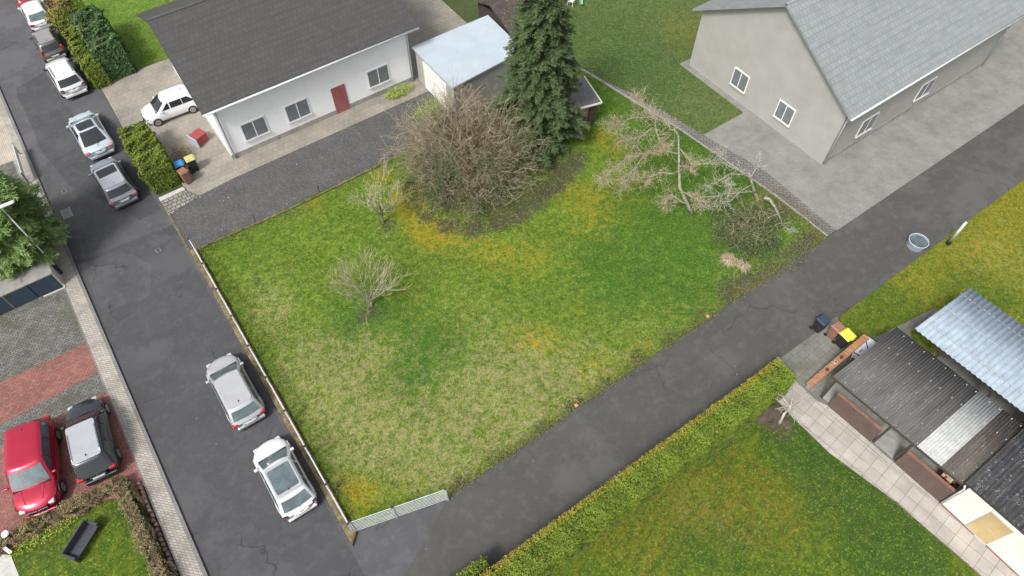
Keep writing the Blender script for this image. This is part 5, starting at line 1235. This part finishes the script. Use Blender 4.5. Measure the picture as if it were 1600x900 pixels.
# ------------------------------------------------------------------ BINS AND SMALL THINGS
def bin_(label,x,y,body,lid,rot=0,z=0,h=1.0,w=.54):
    t=thing('wheelie_bin',label,'bin',(x,y,z),rot,'wheeled rubbish bins')
    b=MB(); r0,r1=w*.40,w*.5
    b.add([(-r0,-r0,.06),(r0,-r0,.06),(r0,r0,.06),(-r0,r0,.06),(-r1,-r1,h),(r1,-r1,h),(r1,r1,h),(-r1,r1,h)],[(0,3,2,1),(4,5,6,7),(0,1,5,4),(1,2,6,5),(2,3,7,6),(3,0,4,7)])
    bo=obj('container',b,body,t,bevel=.02); obj('rim',MB().box(-r1-.02,r1+.02,-r1-.02,r1+.02,h-.05,h-.005),body,bo,bevel=.01)
    l=MB().add
    ld=MB(); ld.add([(-r1-.03,-r1-.04,h),(r1+.03,-r1-.04,h),(r1+.03,r1+.03,h),(-r1-.03,r1+.03,h),(-r1+.03,-r1+.02,h+.07),(r1-.03,-r1+.02,h+.07),(r1-.03,r1-.03,h+.09),(-r1+.03,r1-.03,h+.09)],
       [(0,3,2,1),(4,5,6,7),(0,1,5,4),(1,2,6,5),(2,3,7,6),(3,0,4,7)])
    lo=obj('lid',ld,lid,t,bevel=.015); obj('lid_grip',MB().box(-.12,.12,-r1-.075,-r1-.042,h+.005,h+.035),lid,lo)
    obj('handle',MB().tube([(-r1+.04,r1+.08,h-.04),(r1-.04,r1+.08,h-.04)],.018,8),body,t)
    for sx in(-1,1): obj('wheel',MB().disc((sx*(r0+.03),r0+.03,.10),.10,(1,0,0),.05,14),M['rubber'],t)
    return t
bin_('black wheeled bin with blue lid beside the clipped box hedge',.50,37.05,M['black_plastic'],M['blue_lid'],rad(90))
bin_('dark wheeled bin with faded yellow lid by the white house forecourt',1.25,37.1,M['black_plastic'],M['yellow_soft'],rad(90))
bin_('brown wheeled bin at the corner of the cobbled edge',.50,36.3,M['brown_bin'],M['brown_bin'],rad(15),w=.5)
x,y=P(1325,523,1.07); bin_('black wheeled bin with bright yellow lid next to the brick wall',x,y,M['black_plastic'],M['yellow_lid'],rad(-4),z=.04,w=.60,h=1.03)
x,y=P(1311,511,1.05); bin_('brown wheeled bin behind the bright yellow lidded one',x,y+.02,M['brown_bin'],M['brown_bin'],rad(-3),z=.04)
x,y=P(1297,507,1.03); bin_('dark grey wheeled bin at the end of the patio row',x-.05,y+.38,M['dark_metal'],M['navy'],rad(-3),z=.04)
# white tub
t=thing('plastic_tub','white plastic tub with dark rim between the brick wall and the shelter roof','tub',(25.05,3.68,.04),rad(12))
b=MB(); b.add([(-.62,-.26,.45),(.62,-.26,.45),(.62,.26,.45),(-.62,.26,.45),(-.70,-.34,.95),(.70,-.34,.95),(.70,.34,.95),(-.70,.34,.95)],[(0,3,2,1),(0,1,5,4),(1,2,6,5),(2,3,7,6),(3,0,4,7)])
obj('tub',b,M['tub_white'],t); obj('lid',MB().prism(rrect(-.66,.66,-.30,.30,.1),.90,.94),M['tub_white'],t)
rim=[(px,py,.96) for px,py in rrect(-.70,.70,-.34,.34,.1)]; obj('rim',MB().tube(rim+[rim[0]],.028,6),M['dark_metal'],t)
obj('bar',MB().tube([(-.1,-.18,.98),(.35,.16,.98)],.022,6),M['black_plastic'],t); obj('bar',MB().tube([(-.5,.1,.98),(-.25,.05,.98)],.02,6),M['black_plastic'],t)
for sx in(-1,1):
    for sy in(-1,1): obj('leg',MB().tube([(sx*.5,sy*.2,.0),(sx*.52,sy*.22,.46)],.02,6),M['galv'],t)

def enclosure():
    t=thing('bin_enclosure','concrete bin enclosure with dark blue doors below the feathery conifer','bin store',(-10.6,33.1,.07))
    x0,x1,y0,y1,h=-13.4,-8.12,32.55,33.55,1.28
    obj('back_wall',MB().box(x0,x1,y1-.08,y1,.07,h),M['concrete_light'],t,world=True)
    for x in (x0,x1-.08,(x0+x1)/2-.04): obj('side_wall',MB().box(x,x+.08,y0+.02,y1-.081,.07,h),M['concrete_light'],t,world=True)
    obj('roof',MB().box(x0-.03,x1+.03,y0-.03,y1+.03,h+.002,h+.08),M['concrete'],t,world=True,bevel=.01)
    n=4; ww=(x1-x0-.16)/n
    for i in range(n):
        a=x0+.08+i*ww; d=obj('door',MB().box(a+.02,a+ww-.02,y0-.02,y0+.015,.12,h-.02),M['navy'],t,world=True,bevel=.008)
        obj('door_handle',MB().box(a+.10,a+.22,y0-.045,y0-.022,h-.18,h-.14),M['black_plastic'],d,world=True)
    obj('frame_strip',MB().box((x0+x1)/2-.035,(x0+x1)/2+.035,y0-.025,y0+.018,.08,h),M['bark'],t,world=True)
enclosure()
t=thing('low_kerb','pale angled kerb corner in front of the bin enclosure','kerb',(-8.3,32.2,0)); obj('kerb',MB().beam((*P(70,465),.10),(*P(103,451),.10),.07,.1),M['concrete_light'],t,world=True)
obj('kerb',MB().beam((*P(103,451),.10),(*P(96,432),.10),.07,.1),M['concrete_light'],t,world=True)
# street lamp
t=thing('street_lamp','slim grey street lamp rising through the conifer beside the pavement','street lamp',(-7.98,33.55,0))
obj('base',MB().tube([(0,0,0),(0,0,.9)],.085,12),M['dark_metal'],t); obj('pole',MB().tube([(0,0,.9),(0,0,1.6),(0,0,5.7)],[.06,.045,.035],12),M['galv'],t,smooth=True)
obj('arm',MB().tube([(0,0,5.68),(.15,0,5.76)],.035,8),M['galv'],t); h_=obj('lamp_head',MB().prism([(-.12,-.10),(.62,-.09),(.68,0),(.62,.09),(-.12,.10)],5.76,5.86),M['white_paint'],t,bevel=.03)
obj('lamp_glass',MB().prism([(.1,-.07),(.58,-.07),(.58,.07),(.1,.07)],5.735,5.758),M['headlamp'],h_)
# metal rail panel at the left edge
t=thing('gate_rail','grey metal gate rail between the light pavement and the green hedge','railing',(-8.2,43.3,0))
a,b_=P(34,272,.9),P(20,226,.9)
obj('panel',MB().beam((*a,.75),(*b_,.75),.05,.45),M['galv'],t,world=True)
for q in(a,b_): obj('post',MB().tube([(*q,0),(*q,1.0)],.035,8),M['dark_metal'],t,world=True)
# marker posts on the driveway edge
for px,py,lab in((400,348,'thin black rod standing on the driveway edge of the lawn, left one'),(500,302,'thin black rod on the driveway edge near the blossom tree')):
    x,y=P(px,py); t=thing('marker_rod',lab,'rod',(x,y,0)); obj('rod',MB().tube([(0,0,0),(.03,0,.75)],.018,6),M['dark_metal'],t); obj('cap',MB().tube([(.03,0,.75),(.03,0,.78)],.025,6),M['black_plastic'],t)
M['orange']=simple('orange marker',(.62,.25,.13,1),.6)
for px,py,lab in((1105,496,'orange boundary marker on the lawn edge towards the east corner'),(900,635,'pink orange boundary marker halfway along the lower lawn edge')):
    x,y=P(px,py); t=thing('boundary_marker',lab,'marker',(x,y,.02)); obj('stake',MB().tube([(0,0,-.05),(0,0,.1)],.03,6),M['bark'],t); obj('cap',MB().prism(rrect(-.09,.09,-.09,.09,.03),.10,.14),M['orange'],t,bevel=.01)
x,y=P(1256,395); t=thing('wooden_post','thin weathered post in the east corner of the plot','post',(x,y,0)); obj('post',MB().box(-.03,.03,-.03,.03,0,1.25),M['bark'],t); obj('post_top',MB().box(-.035,.035,-.035,.035,1.252,1.27),M['wood_dark'],t)
x,y=P(1481,381); t=thing('garden_pole','grey metal pole with black foot on the yellow mossy lawn','pole',(x,y,0)); obj('foot',MB().tube([(0,0,0),(0,0,.28)],.13,14),M['black_plastic'],t); obj('pole',MB().tube([(0,0,.28),(0,0,2.0)],.075,12),M['galv'],t,smooth=True)
x,y=P(1438,384,.3); t=thing('water_tub','round pale blue tub on the driveway side of the mossy lawn','tub',(x+.1,y+.25,0))
obj('wall',MB().tube([(0,0,0),(0,0,.45)],[.5,.55],24,cap=False),M['poly'],t,smooth=True); obj('water',MB().tube([(0,0,.02),(0,0,.36)],.50,24),M['glass_mid'],t)
obj('rim',MB().tube([(math.cos(a)*.55,math.sin(a)*.55,.46) for a in [k*math.pi/12 for k in range(25)]],.02,6),M['galv'],t)
# red chest with pale frame
t=thing('storage_chest','dull red chest with a pale blue frame in front of the white house','chest',(2.5,39.4,0),rad(20)); M['chest_red']=simple('dull red plastic',(.28,.05,.05,1),.6)
obj('box',MB().box(-.4,.4,-.35,.35,.02,.6),M['chest_red'],t,bevel=.04); obj('lid',MB().box(-.43,.43,-.38,.38,.603,.68),M['chest_red'],t,bevel=.03); obj('frame',MB().beam((-.5,-.5,.35),(-.5,.5,.35),.05,.7),M['roof_paleblue'],t)
clump_stuff('planting','lime green plants at the foot of the white house wall',(15.6,35.9),1.1,.5,900,M['lime_leaf'],(.06,.12),z=.5,seed=88)
clump_stuff('planting','ochre green plants between the bins and the paved yard',(.95,38.6),.6,.9,900,M['brown_hedge'],(.06,.12),z=.6,seed=89)
# white chair and toy at the top
t=thing('garden_chair','white plastic chair near the top edge right of the spruce tip','chair',(*P(892,8),0),rad(30))
obj('seat',MB().box(-.25,.25,-.25,.25,.42,.46),M['white_paint'],t,bevel=.01); obj('backrest',MB().box(-.25,.25,.22,.27,.46,.95),M['white_paint'],t,bevel=.02)
for sx in(-1,1):
    for sy in(-1,1): obj('leg',MB().box(sx*.22-.02,sx*.22+.02,sy*.22-.02,sy*.22+.02,0,.42),M['white_paint'],t)
    obj('armrest',MB().box(sx*.25-.03,sx*.25+.03,-.22,.22,.64,.67),M['white_paint'],t)
M['pink']=simple('pink plastic',(.65,.06,.35,1),.5); M['mint']=simple('green plastic',(.20,.50,.28,1),.5)
t=thing('toy_seesaw','small pink and green plastic toy beside the white garden chair','toy',(*P(908,5),0),rad(55))
obj('board',MB().box(-.6,.0,-.1,.1,.3,.36),M['mint'],t,bevel=.02); obj('board',MB().box(.001,.6,-.1,.1,.3,.36),M['pink'],t,bevel=.02); obj('base',MB().prism([(-.15,-.12),(.15,-.12),(.15,.12),(-.15,.12)],0,.30),M['mint'],t)
# corner garden
t=thing('edging_board','white concrete edging board along the top of the corner garden','edging',(*P(0,858),0)); obj('board',MB().beam((*P(-20,868),.12),(*P(160,776),.12),.06,.16),M['white_paint'],t,world=True)
x,y=P(29,843); t=thing('bollard_light','black garden bollard light with white cap by the brown hedge','bollard light',(x,y,0))
obj('post',MB().tube([(0,0,0),(0,0,.85)],.035,10),M['dark_metal'],t); obj('lantern',MB().tube([(0,0,.85),(0,0,1.0)],[.12,.13],14),M['dark_metal'],t); obj('cap',MB().tube([(0,0,1.0),(0,0,1.06)],[.17,.13],16),M['white_paint'],t)
t=thing('gate_post','white leaning board at the left edge of the corner garden','board',(*P(18,862),0)); obj('board',MB().beam((*P(-6,846,.5),.5),(*P(17,864,.1),.1),.14,.05),M['white_paint'],t,world=True); obj('foot',MB().box(*[v for v in (P(18,864)[0]-.1,P(18,864)[0]+.1,P(18,864)[1]-.1,P(18,864)[1]+.1)],0,.05),M['dark_metal'],t,world=True)
t=thing('garden_bench','dark grey garden bench on the grass of the corner garden','bench',(-11.15,17.5,0),rad(38)); M['rattan']=simple('dark grey rattan',(.045,.048,.058,1),.7,var=.3,scale=20)
obj('seat',MB().box(-.75,.75,-.28,.28,.34,.42),M['rattan'],t,bevel=.02); obj('backrest',MB().box(-.75,.75,.24,.32,.42,.82),M['rattan'],t,bevel=.02)
for sx in(-1,1):
    obj('armrest',MB().box(sx*.78-.06,sx*.78+.06,-.28,.32,.02,.60),M['rattan'],t,bevel=.02)
t=thing('border_stone','small reddish border stone in the row between pavement and corner garden','stone',(-8.33,18.8,0),0,'border stones along the pavement')
M['stone_red']=simple('reddish stone',(.24,.14,.115,1),.9,var=.5,scale=9,dirt=(.5,.45,.42,1))
st0=obj('stone',MB().add([(-.09,-.12,0),(.09,-.12,0),(.09,.12,0),(-.09,.12,0),(-.06,-.09,.2),(.07,-.10,.18),(.06,.09,.21),(-.07,.08,.19)],[(0,3,2,1),(4,5,6,7),(0,1,5,4),(1,2,6,5),(2,3,7,6),(3,0,4,7)]) or (lambda m:m)(None) if False else (lambda m:(m.add([(-.09,-.12,0),(.09,-.12,0),(.09,.12,0),(-.09,.12,0),(-.06,-.09,.2),(.07,-.10,.18),(.06,.09,.21),(-.07,.08,.19)],[(0,3,2,1),(4,5,6,7),(0,1,5,4),(1,2,6,5),(2,3,7,6),(3,0,4,7)]),m)[1])(MB()),M['stone_red'],t,bevel=.02)
rr=random.Random(33)
for k in range(1,27):
    c=t.copy(); scene.collection.objects.link(c); c.location=(-8.33+rr.uniform(-.03,.03),18.8-k*.26,0); c.rotation_euler=(0,0,rr.uniform(-.3,.3)); c.scale=(1,rr.uniform(.8,1.1),rr.uniform(.7,1.2))
    d=st0.copy(); scene.collection.objects.link(d); d.parent=c
clump_stuff('garden_plants','leafy weeds along the white edging of the corner garden',P(70,838),1.6,.35,700,M['lime_leaf'],(.04,.09),z=.25,seed=90)

# ------------------------------------------------------------------ PERSON half hidden by the conifer
def skin(name,joints,edges,radii,mat,parent,sub=2,root=0):
    me=bpy.data.meshes.new(name); me.from_pydata(joints,edges,[]); me.update()
    o=link_mesh(name,me,mat,parent); m=o.modifiers.new('skin','SKIN'); m.use_smooth_shade=True
    for i,v in enumerate(me.skin_vertices[0].data): v.radius=(radii[i],radii[i]); v.use_root=(i==root)
    s_=o.modifiers.new('sub','SUBSURF'); s_.levels=sub; s_.render_levels=sub; return o
M['skin']=simple('skin',(.50,.28,.20,1),.5,bmp=0,var=.05); M['trousers']=simple('tan trousers',(.34,.19,.13,1),.8); M['jacket']=simple('dark top',(.05,.045,.05,1),.8); M['hair']=simple('reddish brown hair',(.16,.065,.04,1),.7)
t=thing('person','person in tan trousers and dark top walking under the conifer with a white bag','person',(-7.42,36.60,.09),rad(-10))
J=[(0,0,.95),(0,.02,1.15),(0,.03,1.36),(0,.03,1.50),(0,.05,1.56),(0,.06,1.66),(0,.06,1.76),
   (.17,.03,1.42),(.22,-.04,1.16),(.21,.10,.94),(.21,.15,.87),(-.17,.03,1.42),(-.22,.02,1.16),(-.20,.16,.97),(-.20,.22,.91),
   (.09,0,.90),(.10,.14,.50),(.10,.06,.10),(.10,.24,.05),(-.09,0,.90),(-.10,-.05,.50),(-.10,-.26,.13),(-.10,-.12,.05)]
Ed=[(0,1),(1,2),(2,3),(3,4),(4,5),(5,6),(2,7),(7,8),(8,9),(9,10),(2,11),(11,12),(12,13),(13,14),(0,15),(15,16),(16,17),(17,18),(0,19),(19,20),(20,21),(21,22)]
Rd=[.14,.13,.14,.055,.06,.095,.07,.06,.045,.032,.03,.06,.045,.032,.03,.085,.058,.042,.03,.085,.058,.042,.03]
skin('body',J,Ed,Rd,M['skin'],t)
skin('trousers',[J[0],J[15],J[16],(.10,.065,.14),J[19],J[20],(-.10,-.25,.17)],[(0,1),(1,2),(2,3),(0,4),(4,5),(5,6)],[.155,.10,.075,.06,.10,.075,.06],M['trousers'],t)
skin('jacket',[(0,0,.98),J[1],J[2],J[7],J[8],(.212,.08,.98),J[11],J[12],(-.205,.14,1.0)],[(0,1),(1,2),(2,3),(3,4),(4,5),(2,6),(6,7),(7,8)],[.158,.15,.158,.075,.06,.045,.075,.06,.045],M['jacket'],t)
skin('hair',[(0,.0,1.64),(0,.03,1.72),(0,.09,1.765)],[(0,1),(1,2)],[.07,.095,.06],M['hair'],t)
for sx in(-1,1):
    fo=(.10,.06,.04) if sx>0 else (-.10,-.26,.07)
    skin('shoe',[(fo[0],fo[1]-.06,fo[2]),(fo[0],fo[1]+.06,fo[2]),(fo[0],fo[1]+.2,fo[2]-.005 if sx>0 else .03)],[(0,1),(1,2)],[.052,.055,.042],M['black_plastic'],t)
    h=J[10] if sx>0 else J[14]
    for k,(dx,ln) in enumerate(((-.03,.065),(-.01,.075),(.012,.07),(.032,.055))):
        skin('finger',[(h[0]+dx*.6,h[1],h[2]),(h[0]+dx,h[1]+.02,h[2]-ln*.55),(h[0]+dx,h[1]+.035,h[2]-ln)],[(0,1),(1,2)],[.010,.009,.008],M['skin'],t,1)
    skin('thumb',[(h[0]-sx*.01,h[1],h[2]+.03),(h[0]-sx*.045,h[1]+.02,h[2]),(h[0]-sx*.045,h[1]+.03,h[2]-.03)],[(0,1),(1,2)],[.012,.010,.009],M['skin'],t,1)
    obj('eye',MB().disc((sx*.032,.148,1.665),.012,(0,1,0),.01,8),M['black_plastic'],t); obj('ear',MB().disc((sx*.092,.05,1.655),.03,(1,0,0),.015,10),M['skin'],t)
obj('nose',MB().prism([(-.014,.145),(.014,.145),(0,.178)],1.62,1.65),M['skin'],t); obj('mouth',MB().box(-.025,.025,.140,.151,1.592,1.60),M['tail_pink'],t)
bg_=thing('carrier_bag','white carrier bag held by the person under the conifer','bag',(-7.16,36.72,.60)); 
obj('bag',MB().add([],[]) or (lambda m:(m.add([(-.13,-.05,0),(.13,-.05,0),(.13,.05,0),(-.13,.05,0),(-.15,-.03,.30),(.15,-.03,.30),(.15,.03,.30),(-.15,.03,.30)],[(0,3,2,1),(0,1,5,4),(1,2,6,5),(2,3,7,6),(3,0,4,7)]),m)[1])(MB()),M['white_paint'],bg_)
obj('handle',MB().tube([(-.06,0,.29),(-.04,0,.38),(.04,0,.38),(.06,0,.29)],.006,5),M['white_paint'],bg_)
